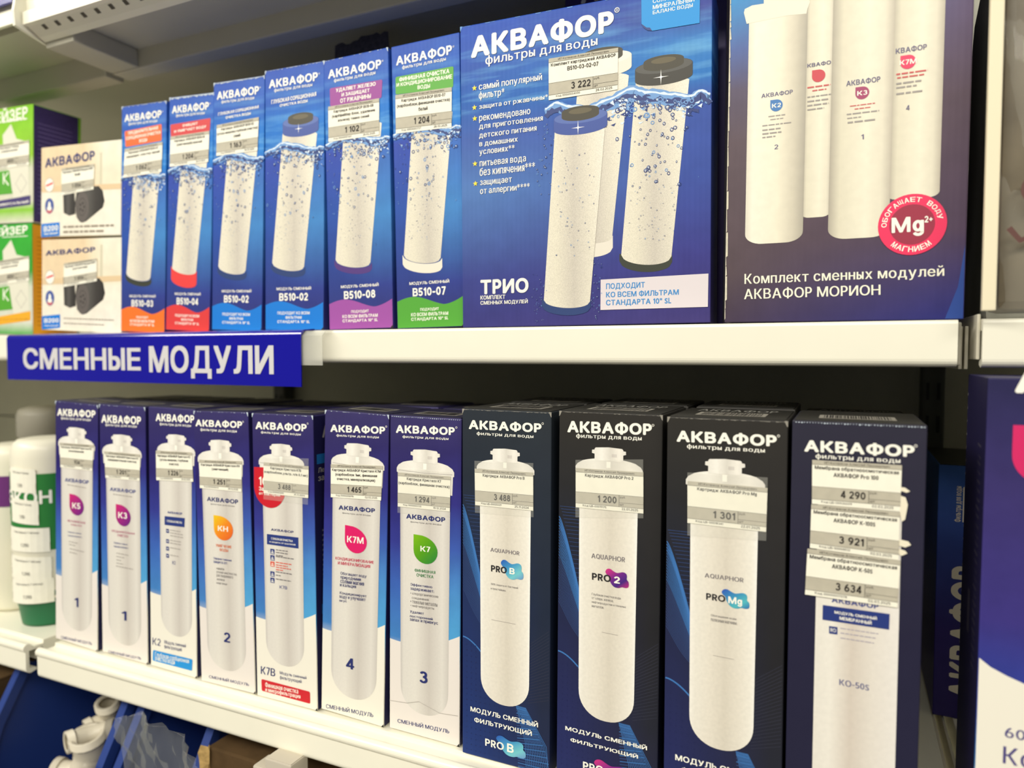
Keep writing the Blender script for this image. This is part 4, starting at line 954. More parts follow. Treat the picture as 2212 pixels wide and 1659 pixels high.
def kmodule(B, neck, collar, body, low, ytopbody, m=KBODY, lay=2, cap=KCAP, ryf=1.0):
    """printed module: (neck l, r, top), (collar l, r, top), (body l, r), lowest pixel"""
    nl, nr, nt = neck; cl, cr, ct = collar; bl, br = body; cm = (cl + cr) / 2
    zc = B.P(cm, ct)[1]; zbody = B.P(cm, ytopbody)[1]
    x0, x1 = B.P(bl, ytopbody)[0], B.P(br, ytopbody)[0]; zb = B.P((bl + br) / 2, low)[1]
    w = x1 - x0; R_ = w * .47; ry = R_ * ryf
    pts = [(x0, zbody), (x0 + w * .02, zb + ry)]
    for k in range(1, 11): t = k / 10 * math.pi / 2; pts.append((x0 + w * .02 + R_ * (1 - math.cos(t)) * .98, zb + ry * (1 - math.sin(t) ** .9)))
    for k in range(11): t = k / 10 * math.pi / 2; pts.append((x1 - w * .02 - R_ * (1 - math.sin(t)) * .98, zb + ry * (1 - math.cos(t) ** .9)))
    pts += [(x1, zbody)]
    A = Art(); A.poly(pts, m); o = B.put('module_print', A, layer=lay)
    a, b = B.P(cl, ct)[0], B.P(cr, ct)[0]; cw = b - a; rim = zc - cw * .155
    pts = [(a, rim + .0008), (a + cw * .03, rim + cw * .06)]
    for k in range(1, 12): u = k / 12; pts.append((a + cw * (.03 + .94 * u), rim + cw * .06 + (zc - rim - cw * .06) * (1 - (2 * u - 1) ** 2) ** .6))
    pts += [(b - cw * .03, rim + cw * .06), (b, rim + .0008), (b, rim - cw * .05), (b - cw * .02, rim - cw * .055), (b - cw * .03, zbody - .001), (a + cw * .03, zbody - .001), (a + cw * .02, rim - cw * .055), (a, rim - cw * .05)]
    A = Art(); A.poly(pts, cap); B.put('collar_print', A, layer=lay + 1, parent=o)
    A = Art(); A.line([(a + cw * .03, rim - cw * .02), (a + cw * .5, rim - cw * .035), (b - cw * .03, rim - cw * .02)], cw * .008, LGREY)
    A.poly([(a + cw * .47, rim + cw * .02), (a + cw * .53, rim + cw * .02), (a + cw * .53, rim + cw * .11), (a + cw * .47, rim + cw * .11)], WHITE); B.put('collar_detail_print', A, layer=lay + 2, parent=o)
    p, q = B.P(nl, nt)[0], B.P(nr, nt)[0]; zn = B.P((nl + nr) / 2, nt)[1]; nw = q - p
    A = Art(); A.poly([(p, zc - .002), (p, zn - nw * .05), (p + nw * .04, zn - nw * .01), (p + nw * .5, zn + nw * .02), (q - nw * .04, zn - nw * .01), (q, zn - nw * .05), (q, zc - .002)], cap)
    h_ = zn - zc
    for sx, ex in ((-1, p), (1, q)): A.poly([(ex, zn - h_ * .22), (ex + sx * nw * .09, zn - h_ * .26), (ex + sx * nw * .095, zn - h_ * .55), (ex, zn - h_ * .62)], cap)
    A.poly([(p + nw * .60, zn - h_ * .55), (p + nw * .78, zn - h_ * .55), (p + nw * .78, zn - h_ * .85), (p + nw * .60, zn - h_ * .85)], KBODY); B.put('neck_print', A, layer=lay + 2.4, parent=o)
    return o
def teardrop(B, x0, y0, x1, low, m, s, tb, lay=5):
    """pointed drop badge: corner top left, full round bottom"""
    a = B.P(x0, y0); r_ = B.P(x1, (y0 + low) / 2); zb = B.P((x0 + x1) / 2, low)[1]
    w = r_[0] - a[0]; h_ = a[1] - zb; cx_ = a[0] + w / 2; cz = zb + h_ * .46
    pts = [(a[0], a[1])]
    for k in range(1, 9): t = k / 8; pts.append((a[0] + w * (.22 + .78 * math.sin(t * math.pi / 2)), a[1] - (a[1] - cz) * (1 - math.cos(t * math.pi / 2))))
    for k in range(1, 13): t = k / 12 * math.pi; pts.append((cx_ + w / 2 * math.cos(t), cz - (cz - zb) * math.sin(t)))
    A = Art(); A.poly(pts, m); o = B.put('drop_badge', A, layer=lay)
    B.text('badge_text', [(s, tb[0], tb[1])], WHITE, .02, layer=lay + 1, parent=o)
KWHITE2 = mat('print_pinkish_white', (236, 229, 222), .45, .3)
def white_foot(B, l, r, sag=.0062, m=None):
    zl, zr = B.P(*l)[1], B.P(*r)[1]; w = B.w - .0008
    pts = [(-w / 2 + w * k / 20, zl + (zr - zl) * k / 20 - sag * 4 * (k / 20) * (1 - k / 20)) for k in range(21)]
    A = Art(); A.poly([(-w / 2, .0005)] + pts + [(w / 2, .0005)], m or KWHITE); B.put('white_foot_print', A, layer=1)
def side_white(B, z0):
    A = Art(); A.poly([(.0006, .0006), (B.d - .0006, .0006), (B.d - .0006, z0), (.0006, z0)], KSIDE); B.put('side_print', A, 'right', layer=1)
def lowY(q, k=0.0): return (onZ(*q[2], ZL).y + onZ(*q[3], ZL).y) / 2 + k
def top_print(B, logo=True, x0=-.3, x1=.3, m=None):
    """lid with its closing flap, brand name and bar-code sticker"""
    top_flap(B, m or KTOP)
    st = mat('sticker_grey', (150, 146, 136), .55)
    A = Art(); a, b = B.w * x0, B.w * x1; y0, y1 = B.d * .20, B.d * .52
    A.poly([(a, y0), (b, y0), (b, y1), (a, y1)], st); o = B.put('barcode_sticker', A, 'top', layer=10)
    A = Art(); r_ = random.Random(int(B.w * 1e6)); x = a + .003
    while x < b - .003:
        t = r_.uniform(.0003, .0011); A.poly([(x, y0 + .003), (x + t, y0 + .003), (x + t, y1 - .003), (x, y1 - .003)], BLACK); x += t + r_.uniform(.0003, .001)
    B.put('barcode_print', A, 'top', layer=11, parent=o)
    if logo:
        A = Art(); A.text('АКВАФОР', -B.w * .36, B.d * .62, B.w * .36, B.d * .86, mat('ink_dim_silver', (140, 138, 132)), .02); B.put('lid_logo', A, 'top', layer=10)
def perf(B, n=34, m=WORN):
    A = Art(); r_ = random.Random(n)
    for k in range(n):
        x = -B.w / 2 + .002 + (B.w - .004) * k / (n - 1); t = r_.uniform(.0003, .0007); A.poly([(x, B.h - .0008), (x + t * 1.6, B.h - .0008), (x + t * 1.6, B.h - .0008 - t), (x, B.h - .0008 - t)], m)
    B.put('perforation', A, layer=3)
KG = 'navy and white module boxes on the lower shelf'
def kbox(label, quad, depth=.073, yoff=0, wid=None, foot=None, roll=None, white=None):
    B = Carton('filter_module_box', label, quad, lowY(quad, yoff), ZL, KC, depth, KG, wid=wid, roll=roll); B.tf = .82
    white_foot(B, *foot, m=white); side_white(B, B.h - .001); top_print(B, False)
    A = Art(); A.poly([(B.w / 2 - .0028, 0), (B.w / 2, 0), (B.w / 2, .003)], BLK); B.put('corner_notch', A, layer=3)
    return B
def klogo(B, l1, l2, t1, t2, reg=None):
    B.text('brand_logo', [('АКВАФОР', l1, l2)], WHITE, .045, layer=3)
    B.text('tagline_print', [('фильтры для воды', (t1[0], t1[1] - 1.5), t2)], WHITE, .016, layer=3)
    if reg: A = Art(); c_ = B.P(*reg); A.ring(c_[0], c_[1], .0009, .0006, WHITE, 12); B.put('registered_mark', A, layer=3)
def kcaption(B, l1, l2, t='СМЕННЫЙ МОДУЛЬ'): B.text('module_caption', [(t, l1, l2)], NAVY, .012, layer=3)
MAG = gradx('print_drop_magenta', [(0, (214, 40, 120)), (.5, (160, 36, 128)), (1, (92, 30, 132))], 'D')
ORG = gradx('print_drop_orange', [(0, (244, 206, 30)), (.5, (242, 140, 34)), (1, (228, 84, 40))], 'D')
CRI = mat('print_drop_crimson', (222, 26, 104)); GRD = gradx('print_drop_green', [(0, (128, 190, 20)), (.5, (86, 160, 24)), (1, (20, 128, 60))], 'D')
INKM = mat('ink_magenta', (186, 70, 120)); INKC = mat('ink_crimson', (206, 40, 84)); INKO = mat('ink_orange', (226, 110, 50)); INKG = mat('ink_green', (40, 128, 66)); INKB = mat('ink_blue', (52, 66, 140))
NB = mat('ink_banner_navy', (40, 58, 128)); RB = mat('ink_banner_red', (206, 28, 44)); CB = mat('ink_banner_cyan', (18, 146, 222))

# K5
q = [(119.5, 870.7), (211.7, 874.8), (215, 1408.4), (116.9, 1383)]
B = kbox('navy and white box with magenta drop, leftmost of the lower row', q, foot=((118, 1239), (214, 1233)), wid=.0722, white=KWHITE2)
klogo(B, (124.2, 881.6), (206.6, 903), (132.2, 901.5), (196.3, 910.7))
kmodule(B, (148.2, 183.6, 924.4), (126.2, 205.5, 942.9), (132, 200.5), 1361.6, 985)
price_label(B, [(130, 956), (203.5, 961), (200.4, 1017.3), (131.8, 1009)], ('Картридж АКВАФОР Кристалл К5', '(ионообменный)'), '934', 'Код 00000006910', '28.02.2025')
B.text('module_logo', [('АКВАФОР', (141, 1031.6), (192.2, 1046))], INKB, .02, layer=5)
lines_print(B, 'fine_print', [((146, 1046), (186, 1051)), ((149.6, 1168), (168, 1173)), ((149.6, 1174), (163, 1178)), ((151, 1184), (182, 1191)), ((151, 1191), (167, 1195))], LGREY, 5)
teardrop(B, 150.6, 1066, 181.6, 1113.2, MAG, 'К5', ((156.8, 1085), (174.2, 1100)))
B.text('purpose_print', [('МЕХАНИЧЕСКАЯ', (146.7, 1122), (184.4, 1132)), ('ОЧИСТКА', (153.7, 1131), (177.5, 1138))], INKM, 0, layer=5)
B.text('feature_print', [('Эффективно', (146.8, 1147), (176.4, 1155)), ('задерживает:', (146.8, 1155), (178, 1163))], INKB, 0, layer=5)
B.text('stage_digit', [('1', (161, 1290), (170, 1311.8))], NAVY, .012, layer=5)
kcaption(B, (132, 1371.5), (199, 1394.7)); worn(B, .2, 'top', .0005, 31)
# K3
q = [(213.8, 876), (314, 879), (321.5, 1435.8), (220, 1409.5)]
B = kbox('navy and white box with magenta drop, second from left in the lower row', q, foot=((220, 1261), (321, 1255)), wid=.0722, white=KWHITE2)
klogo(B, (219.5, 894.9), (305, 917.9), (228, 915.8), (295.7, 925))
kmodule(B, (244.5, 282.4, 939.8), (221.3, 306, 958.9), (229, 302.5), 1392, 1003)
price_label(B, [(226.5, 974.5), (303.5, 981.4), (303, 1038.8), (229, 1032)], ('Картридж АКВАФОР Кристалл К3', '(предварительная очистка)'), '1 201', 'Код 00000006911', '28.02.2025')
B.text('module_logo', [('АКВАФОР', (238.3, 1052), (293.7, 1066.5))], INKB, .02, layer=5)
lines_print(B, 'fine_print', [((245, 1066), (287, 1072)), ((252, 1193), (279, 1200)), ((252, 1200), (269, 1205)), ((252, 1207), (262, 1211)), ((252, 1214), (266, 1219)), ((251, 1221), (288, 1230))], LGREY, 5)
teardrop(B, 250.6, 1088.4, 282.8, 1136.6, MAG, 'К3', ((256.2, 1105.4), (275.2, 1121)))
B.text('purpose_print', [('ПРЕДВАРИТЕЛЬНАЯ', (241.7, 1144), (291, 1156)), ('ОЧИСТКА', (254, 1153), (277.6, 1161.6))], INKM, 0, layer=5)
B.text('feature_print', [('Эффективно', (246.2, 1170), (276, 1179)), ('задерживает:', (246.2, 1178), (278, 1187))], INKB, 0, layer=5)
B.text('stage_digit', [('1', (262.8, 1318.8), (274, 1341))], NAVY, .012, layer=5)
kcaption(B, (234.4, 1403), (305, 1426.3)); worn(B, .2, 'top', .0005, 32)
# K2
q = [(325.5, 881), (416, 884.5), (427, 1465.4), (324.6, 1439)]
B = kbox('navy and white box with cyan label at the foot', q, foot=((324.6, 1277.6), (428, 1273.5)), wid=.0672)
klogo(B, (336.7, 892.3), (420, 914.5), (345.3, 914), (413, 923.5))
kmodule(B, (363, 399.2, 939.4), (339.8, 422, 957), (344, 414), 1373.6, 1000)
price_label(B, [(337.8, 973), (415.5, 977), (418.5, 1040.5), (338.8, 1036.8)], ('Картридж АКВАФОР Кристалл К2', '(уголь+аквален, глубокая', 'очистка)'), '1 226', 'Код 00000006912', '28.02.2025')
B.text('module_logo', [('АКВАФОР', (362.4, 1103.4), (394, 1112.6))], INKB, .02, layer=5)
B.panel('banner_print', [(356.2, 1114.6), (399.7, 1119), (398.8, 1138.8), (356.2, 1133.5)], NB, layer=5); B.text('banner_text', [('ГЛУБОКАЯ ОЧИСТКА', (361, 1122.5), (394, 1131.5))], WHITE, .02, layer=6)
A = Art()
for y in (1142, 1164, 1180, 1195.5):
    a_, b_ = B.P(359.5, y), B.P(365.5, y + 9.5); A.poly([a_, (b_[0], a_[1]), b_, (a_[0], b_[1])], NB)
    A.line([(a_[0] + .001, (a_[1] + b_[1]) / 2), (b_[0] - .001, (a_[1] + b_[1]) / 2)], .0008, WHITE)
B.put('icon_print', A, layer=5)
lines_print(B, 'fine_print', [((368, 1143), (390, 1149)), ((368, 1149), (396, 1156)), ((368, 1155), (396, 1162)), ((368, 1165), (391, 1171)), ((368, 1171), (391, 1176)), ((368, 1181), (390, 1187)), ((368, 1197), (386, 1202))], LGREY, 5)
B.text('module_number', [('К2', (373, 1211), (379.5, 1219.6))], INKB, 0, layer=5)
B.text('model_number', [('К2', (330, 1376.8), (347.2, 1395.3))], NAVY, 0, layer=5)
B.text('model_caption', [('Модуль сменный', (355.6, 1382), (402, 1400.5)), ('фильтрующий', (355.6, 1391.5), (393.2, 1409))], NAVY, 0, layer=5)
B.panel('purpose_panel', [(331.4, 1403.6), (416.4, 1424.2), (415.3, 1449), (330.3, 1426.4)], CB, layer=5, round_=.0015)
B.text('purpose_text', [('Глубокая сорбционная', (335.6, 1408), (409, 1435)), ('очистка воды', (335.6, 1418), (378.4, 1437))], WHITE, .014, layer=6)
# KH
q = [(413.5, 889), (537, 891), (555.5, 1501), (436, 1472)]
B = kbox('navy and white box with orange drop and large figure two', q, foot=((431.3, 1308.8), (549, 1304.7)), wid=.0720, roll=math.radians(-.8), white=KWHITE2)
klogo(B, (422.8, 905.3), (523.5, 925.6), (433.2, 926), (511.9, 935.6), (525.5, 911))
kmodule(B, (455, 496, 951), (427, 525.8, 972.8), (436, 522.8), 1445.7, 1024)
price_label(B, [(431.2, 993), (523.5, 996), (522.5, 1062.5), (432.8, 1053.9)], ('Картридж АКВАФОР Кристалл КН', '(умягчающий)'), '1 251', 'Код 00000006913', '28.02.2025')
B.text('module_logo', [('АКВАФОР', (447.8, 1072.2), (514.8, 1089))], NAVY, .03, layer=5); B.text('module_tagline', [('фильтры для воды', (455.4, 1086.6), (507, 1095.5))], GREY, 0, layer=5)
teardrop(B, 461.7, 1112.3, 503.8, 1167, ORG, 'КН', ((471.4, 1134.9), (493.2, 1148.8)))
B.text('purpose_print', [('УМЯГЧЕНИЕ', (466.8, 1174.5), (500.8, 1184.8)), ('ВОДЫ', (475.2, 1184), (493.3, 1193.3))], INKO, .012, layer=5)
B.text('feature_print', [('Эффективная', (461.5, 1203), (500.6, 1214)), ('защита от:', (461.5, 1210.6), (492, 1220.6))], INKB, .012, layer=5)
B.text('feature_list_print', [('накипи', (468.2, 1225.4), (484.4, 1232)), ('(солей жесткости)', (468.2, 1231.5), (511.4, 1245)), ('растворенного', (468.2, 1240), (504, 1251.6)), ('железа', (468.7, 1248.7), (485.6, 1255.3)), ('марганца', (468.2, 1257), (491, 1265))], GREY, 0, layer=5)
B.text('stage_digit', [('2', (484.4, 1365), (497.7, 1388.6))], NAVY, .02, layer=5)
kcaption(B, (451.8, 1456.6), (538, 1483)); worn(B, .3, 'top', .0005, 33)
# K7B
q = [(542.7, 893), (677.8, 897.6), (684.5, 1536), (557.2, 1502.4)]
B = kbox('navy and white box with red round badge and red foot label', q, foot=((552.6, 1331.2), (681, 1326.4)))
klogo(B, (552.4, 909.8), (662.7, 933), (564, 932.3), (650, 941.8), (665, 915))
kmodule(B, (586.7, 627.6, 959.7), (559, 657, 980.6), (567, 653), 1437.3, 1040)
A = Art(); pts = [B.P(549.3, 1008.5), B.P(574, 1010)]; c0 = B.P(583, 1052); rr = (c0[0] - B.P(549.5, 1052)[0])
pts = [B.P(549.3, 1008.5), (c0[0], B.P(583, 1010)[1])] + [(c0[0] + rr * math.cos(t), c0[1] - .000 + rr * 1.02 * math.sin(t)) for t in [math.pi / 2 - math.pi * 1.5 * k / 26 for k in range(1, 27)]]
A.poly(pts, RB); B.put('round_badge', A, layer=6)
B.text('badge_text', [('100%', (560, 1028.5), (604, 1052)), ('Защита', (560.5, 1050.5), (594, 1064)), ('от бактерий', (560.5, 1061.5), (606, 1074))], WHITE, .02, layer=7)
price_label(B, [(570.7, 998), (668, 1007), (667, 1075.7), (570.7, 1064.9)], ('Картридж Кристалл К7В', '(карбонблок,ультр. п/в 0,1 мк)'), '3 488', 'Код 00000002895', '25.11.2024', base=11, tape=[(571, 988), (668.5, 990), (667, 1090), (571, 1078)])
B.text('module_logo', [('АКВАФОР', (586, 1140.7), (634.4, 1152))], NAVY, .02, layer=5)
B.panel('banner_print', [(577, 1153.2), (645, 1161), (645.2, 1184.8), (577.2, 1175.2)], NB, layer=5)
B.text('banner_text', [('ГЛУБОКАЯ ОЧИСТКА', (586.7, 1160.5), (633, 1171)), ('И ЗАЩИТА ОТ БАКТЕРИЙ', (582.9, 1167.6), (639.2, 1179))], WHITE, .02, layer=6)
for y, m_ in ((1185, NB), (1198.6, NB), (1212, mat('ink_icon_red', (222, 92, 72))), (1233.4, NB), (1247, NB)):
    A = Art(); a_, b_ = B.P(584.5, y), B.P(593.6, y + 12.4); A.poly([a_, (b_[0], a_[1]), b_, (a_[0], b_[1])], m_); A.ring((a_[0] + b_[0]) / 2, (a_[1] + b_[1]) / 2, .0011, .0006, WHITE, 8); A.line([(a_[0] + .0006, b_[1] + .001), (b_[0] - .0006, b_[1] + .001)], .0006, WHITE); B.put('icon_print', A, layer=5)
lines_print(B, 'fine_print', [((596.5, 1185.5), (622, 1192)), ((596.5, 1191), (622, 1197)), ((596.5, 1197), (612, 1202)), ((596.5, 1200), (636, 1209)), ((596.5, 1233), (631, 1242)), ((596.5, 1240), (607, 1245)), ((596.5, 1248.5), (629, 1257))], GREY, 5)
A = lines_print(B, 'module_red_text', [((596.5, 1212.5), (630, 1220)), ((596.5, 1218), (622, 1225)), ((596.5, 1223), (629, 1231)), ((596.5, 1228), (612, 1233))], mat('ink_icon_red', (222, 92, 72)), 5)
B.text('module_number', [('К7В', (604.5, 1264), (620.6, 1273.3))], INKB, 0, layer=5)
B.text('model_number', [('К7В', (564, 1438.5), (594.8, 1461.4))], NAVY, .012, layer=5)
B.text('model_caption', [('Модуль сменный', (605, 1449), (662.4, 1469)), ('фильтрующий', (605, 1458.5), (652, 1477.5))], NAVY, 0, layer=5)
B.panel('purpose_panel', [(565.2, 1466.2), (670, 1494), (670.6, 1520), (565.9, 1491.6)], RB, layer=5, round_=.0015)
B.text('purpose_text', [('Финишная очистка', (573.6, 1472.5), (644.8, 1498.5)), ('и микрофильтрация', (574, 1484), (649.6, 1511))], WHITE, .018, layer=6); worn(B, .35, 'top', .0006, 34)
# printing on its right side, seen in the gap
def side_text(B, rows, m, name, bold=0.0):
    A = Art()
    for t, x0, z1, hgt, asp in rows: w_ = glyphs(t, bold)[1] * hgt * asp; A.text(t, x0, z1 - hgt, x0 + w_, z1, m, bold)
    return B.put(name, A, 'right', layer=3)
hB = B.h
side_text(B, [('АКВАФОР', .012, hB - .009, .013, 1.0)], LGREY, 'side_logo', .035)
A = Art(); A.poly([(.004, hB - .045), (.066, hB - .045), (.066, hB - .036), (.004, hB - .036)], mat('ink_side_blue', (30, 110, 176))); A.poly([(.008, .088), (.062, .088), (.062, .097), (.008, .097)], MATS['ink_side_blue']); B.put('side_band_print', A, 'right', layer=2)
side_text(B, [('Защита', .020, hB - .0382, .0042, 1.1), ('Легкая', .0055, hB - .0485, .0046, 1.1), ('замена', .0055, hB - .0565, .0042, 1.1)], LGREY, 'side_text', .014)
A = Art(); rr_ = random.Random(8)
for k in range(26):
    z = hB - .108 - k * .0046
    if z < .02 or .085 < z < .1: continue
    A.poly([(.010, z), (.010 + rr_.uniform(.03, .05), z), (.058, z + .0018), (.010, z + .0018)], mat('ink_side_grey', (120, 118, 128)))
B.put('side_fine_print', A, 'right', layer=2)
# K7M
q = [(704.8, 891.8), (844, 893.8), (829, 1568.6), (688, 1536.8)]
B = kbox('navy and white box with crimson drop and large figure four', q, foot=((693.9, 1355.6), (832.6, 1350)), wid=.0692, roll=math.radians(1.7))
klogo(B, (714, 916.4), (832.3, 938.3), (727, 939), (818.6, 948), (834.5, 921.5))
kmodule(B, (749, 798, 959), (716, 831, 981), (719, 822.5), 1511.6, 1045)
price_label(B, [(715.5, 1002.4), (827.6, 1006), (824, 1081), (715.5, 1073.6)], ('Картридж АКВАФОР Кристалл К7М', '(карбонблок 1мк, финишная', 'очистка, минерализация)'), '1 465', 'Код 00000006916', '02.03.2025')
B.text('module_logo', [('АКВАФОР', (732, 1090.6), (810.4, 1108))], NAVY, .035, layer=5); B.text('module_tagline', [('фильтры для воды', (739.7, 1106), (800.8, 1115.5))], GREY, 0, layer=5)
teardrop(B, 745.8, 1133.6, 793, 1195, CRI, 'К7М', ((750.5, 1157), (786, 1175)))
B.text('purpose_print', [('КОНДИЦИОНИРОВАНИЕ', (725, 1202), (808, 1219)), ('И МИНЕРАЛИЗАЦИЯ', (730.5, 1212), (800, 1228.4))], INKC, .014, layer=5)
B.text('feature_print', [('Обогащает воду', (736, 1234.5), (792, 1249.5)), ('природными', (736, 1244), (780, 1257)), ('солями магния', (735.8, 1252), (786.7, 1265.5)), ('и кальция', (735, 1260.5), (769.5, 1272)), ('Кондиционирует', (734.5, 1277), (792, 1292)), ('воду и улучшает', (734, 1285.6), (790, 1300.6)), ('вкус', (733.7, 1295), (749.6, 1302.5))], NAVY, .012, layer=5)
B.text('stage_digit', [('4', (748, 1420), (765.5, 1446.6))], NAVY, .024, layer=5)
kcaption(B, (704.5, 1518), (806.6, 1551)); worn(B, .3, 'top', .0005, 35)
# K7
q = [(841, 900), (999, 903), (996, 1615), (838.4, 1572.6)]
B = kbox('navy and white box with green drop and large figure three', q, foot=((839, 1377.6), (997.6, 1375.5)), wid=.0702, white=KWHITE2)
klogo(B, (855.5, 917), (982.6, 941), (869.8, 941.6), (969, 951.6), (986, 923.5))
kmodule(B, (892.4, 945.7, 972.3), (857.5, 981.5, 995), (864.7, 972.8), 1544.7, 1062)
price_label(B, [(860.6, 1020), (974.4, 1029), (972.3, 1105), (860.2, 1093.7)], ('Картридж Кристалл К7', '(карбонблок, финишная очистка)'), '1 294', 'Код 00000003730', '10.12.2024', tape=[(860, 1011), (974.5, 1019), (973, 1117), (860, 1107)])
B.text('module_logo', [('АКВАФОР', (878, 1109), (962, 1128.5))], NAVY, .035, layer=5); B.text('module_tagline', [('фильтры для воды', (886.8, 1125), (953.3, 1135.5))], GREY, 0, layer=5)
teardrop(B, 893.8, 1153.5, 945.7, 1218, GRD, 'К7', ((908.8, 1178.7), (930, 1193)))
B.text('purpose_print', [('ФИНИШНАЯ', (896, 1227.7), (940.6, 1240)), ('ОЧИСТКА', (900.2, 1238), (936.6, 1249.5))], INKG, .014, layer=5)
B.text('feature_print', [('Эффективно', (887, 1259), (934, 1272)), ('задерживает:', (887, 1268.5), (938, 1282)), ('Удаляет', (886, 1317.6), (916, 1329)), ('посторонний', (886, 1327), (935, 1341)), ('запах и привкус', (885.6, 1335), (946.4, 1351))], NAVY, .014, layer=5)
B.text('feature_list_print', [('• хлорорганические', (887, 1279), (947, 1293)), ('соединения', (890, 1289), (926, 1299)), ('• тяжелые металлы', (887, 1296), (945, 1310.5)), ('• нефтепродукты', (887, 1304.5), (938, 1318))], GREY, 0, layer=5)
B.text('stage_digit', [('3', (906.9, 1448.4), (924, 1477))], NAVY, .024, layer=5)
kcaption(B, (859, 1550), (970.5, 1585.8)); perf(B)
A = Art(); A.line([B.P(842, 1512), B.P(880, 1518), B.P(905, 1515), B.P(950, 1540), B.P(990, 1546)], .0004, LGREY); B.put('crease_mark', A, layer=6)

# ------------------------------------------------------------------ lower shelf: black module boxes
PC = carton('black_carton', [(0, (40, 48, 104)), (.22, (38, 44, 92)), (.45, (36, 42, 76)), (.62, (36, 40, 56)), (.8, (42, 42, 44)), (1, (50, 48, 44))], [(0, (38, 40, 70)), (.2, (38, 40, 52)), (.45, (38, 38, 42)), (1, (50, 48, 45))], h=.29, w=.08, lo=.1, hi=.9, flute=.05, noise=.08)
PCB = carton('black_blue_carton', [(0, (36, 60, 124)), (.22, (34, 52, 108)), (.45, (34, 50, 96)), (.62, (34, 46, 74)), (.8, (38, 46, 58)), (1, (46, 52, 60))], [(0, (34, 44, 80)), (.2, (36, 44, 68)), (.45, (34, 44, 64)), (1, (46, 52, 58))], h=.29, w=.08, lo=.1, hi=.9, flute=.05, noise=.08)
PTOP = mat('carton_top_black', (44, 43, 40), .45); WV = mat('print_wave_blue', (62, 118, 186)); WV2 = mat('print_wave_dim', (52, 76, 128)); WV3 = mat('print_wave_faint', (58, 60, 78))
PG = 'black module boxes on the lower shelf'
def waves(B, xl, xr, zt, zm, zb_):
    """guilloche of fine printed lines left of the module, arc below, mesh ribbon at the foot"""
    A = Art(); w = xr - xl
    for k in range(30):
        s_ = k / 29; pts = []
        for t in range(13):
            u = t / 12; x = xl + w * u; z = zt - s_ * (zt - zm) * .72 - (zt - zm) * (.62 * u ** 1.25) * (1 - .55 * s_) - s_ * .004 * math.sin(u * 3)
            pts.append((x, z))
        A.line(pts, .00034 if k > 3 else .0006, WV if k < 14 else WV2)
    for k in range(22):
        u = .04 + .96 * k / 21; z = zt - (zt - zm) * (.62 * u ** 1.25) + .0005 + .0016 * (21 - k) * .25
        A.line([(xl + w * u * .98, z), (xr, z)], .0003, WV2)
    pts = [(xl + w * k / 10, zb_ + .010 * (1 - (k / 10) ** 1.7)) for k in range(11)]; A.line(pts, [.0011] * 11, WV)
    B.put('wave_line_print', A, layer=1)
def ribbon(B, x0, x1, z0):
    A = Art(); e = B.w / 2 - .0008
    for k in range(26):
        t = k / 25; A.line([(x0 + (e * .35 - x0) * t * .55, max(.001, z0 * (1 - t))), (x1 + (e - x1) * min(1, t * 1.25), max(.001, z0 * (1 - t) - .001 + .004 * math.sin(3 * t)))], .00055, WV if k % 2 else WV2)
    for k in range(14):
        t = k / 13; xx = x0 + (x1 - x0) * t; A.line([(xx, z0), (min(xx + .008 + .010 * t, e), z0 * .45), (min(xx + .009 + .013 * t, e), 0.002)], .0004, WV)
    for k in range(22): A.line([(x1 + .002, z0 + .004 + k * .0022), (e, z0 + .010 + k * .0026)], .00022, WV3)
    B.put('wave_line_print', A, layer=1)
    A = Art()
    for i in range(9):
        for j in range(20): A.poly([(-e + .003 + i * .0042, .004 + j * .0046), (-e + .0037 + i * .0042, .004 + j * .0046), (-e + .0037 + i * .0042, .0047 + j * .0046), (-e + .003 + i * .0042, .0047 + j * .0046)], mat('print_dot_navy', (28, 36, 84)))
    B.put('dot_print', A, layer=1)
BL1 = gradx('print_blob_blue', [(0, (40, 84, 186)), (.4, (72, 158, 206)), (.7, (122, 206, 214)), (1, (110, 140, 206))], 'D'); BL2 = gradx('print_blob_violet', [(0, (220, 54, 134)), (.45, (112, 40, 140)), (.7, (70, 40, 130)), (1, (200, 50, 130))], 'D'); BL3 = gradx('print_blob_teal', [(0, (48, 76, 186)), (.4, (64, 150, 196)), (.7, (86, 190, 200)), (1, (44, 84, 180))], 'D')
BLOB = [(.02, .80), (.10, .97), (.24, .99), (.36, .88), (.50, .80), (.62, .84), (.75, .90), (.88, .86), (.93, .70), (.90, .52), (1.0, .42), (1.0, .12), (.86, .06), (.72, .10), (.60, .01), (.42, .02), (.30, .14), (.20, .38), (.17, .58), (.08, .66)]
def smooth_closed(p, n=3):
    for _ in range(n):
        q_ = []
        for k in range(len(p)):
            a_, b_ = p[k], p[(k + 1) % len(p)]; q_ += [(a_[0] * .75 + b_[0] * .25, a_[1] * .75 + b_[1] * .25), (a_[0] * .25 + b_[0] * .75, a_[1] * .25 + b_[1] * .75)]
        p = q_
    return p
def blob(B, tl, br, m, pro, prom, mark, lay=5):
    a_, b_ = B.P(*tl), B.P(*br)
    A = Art(); A.poly([(a_[0] + u * (b_[0] - a_[0]), b_[1] + v * (a_[1] - b_[1])) for u, v in smooth_closed(BLOB, 2)], m); o = B.put('splash_badge', A, layer=lay)
    B.text('series_text', [('PRO', *pro)], prom, .03, layer=lay + 1); B.text('badge_text', [mark], WHITE, .03, layer=lay + 1, parent=o)
def pbox(label, quad, Y, cm, depth=.082, hmax=None, wid=None):
    B = Carton('filter_module_box', label, quad, Y, ZL, cm, depth, PG, hmax=hmax, wid=wid)
    top_print(B, True, m=PTOP); worn(B, .5, 'top', .0004, int(Y * 1e4), mat('worn_dark_board', (150, 146, 136), .7)); return B
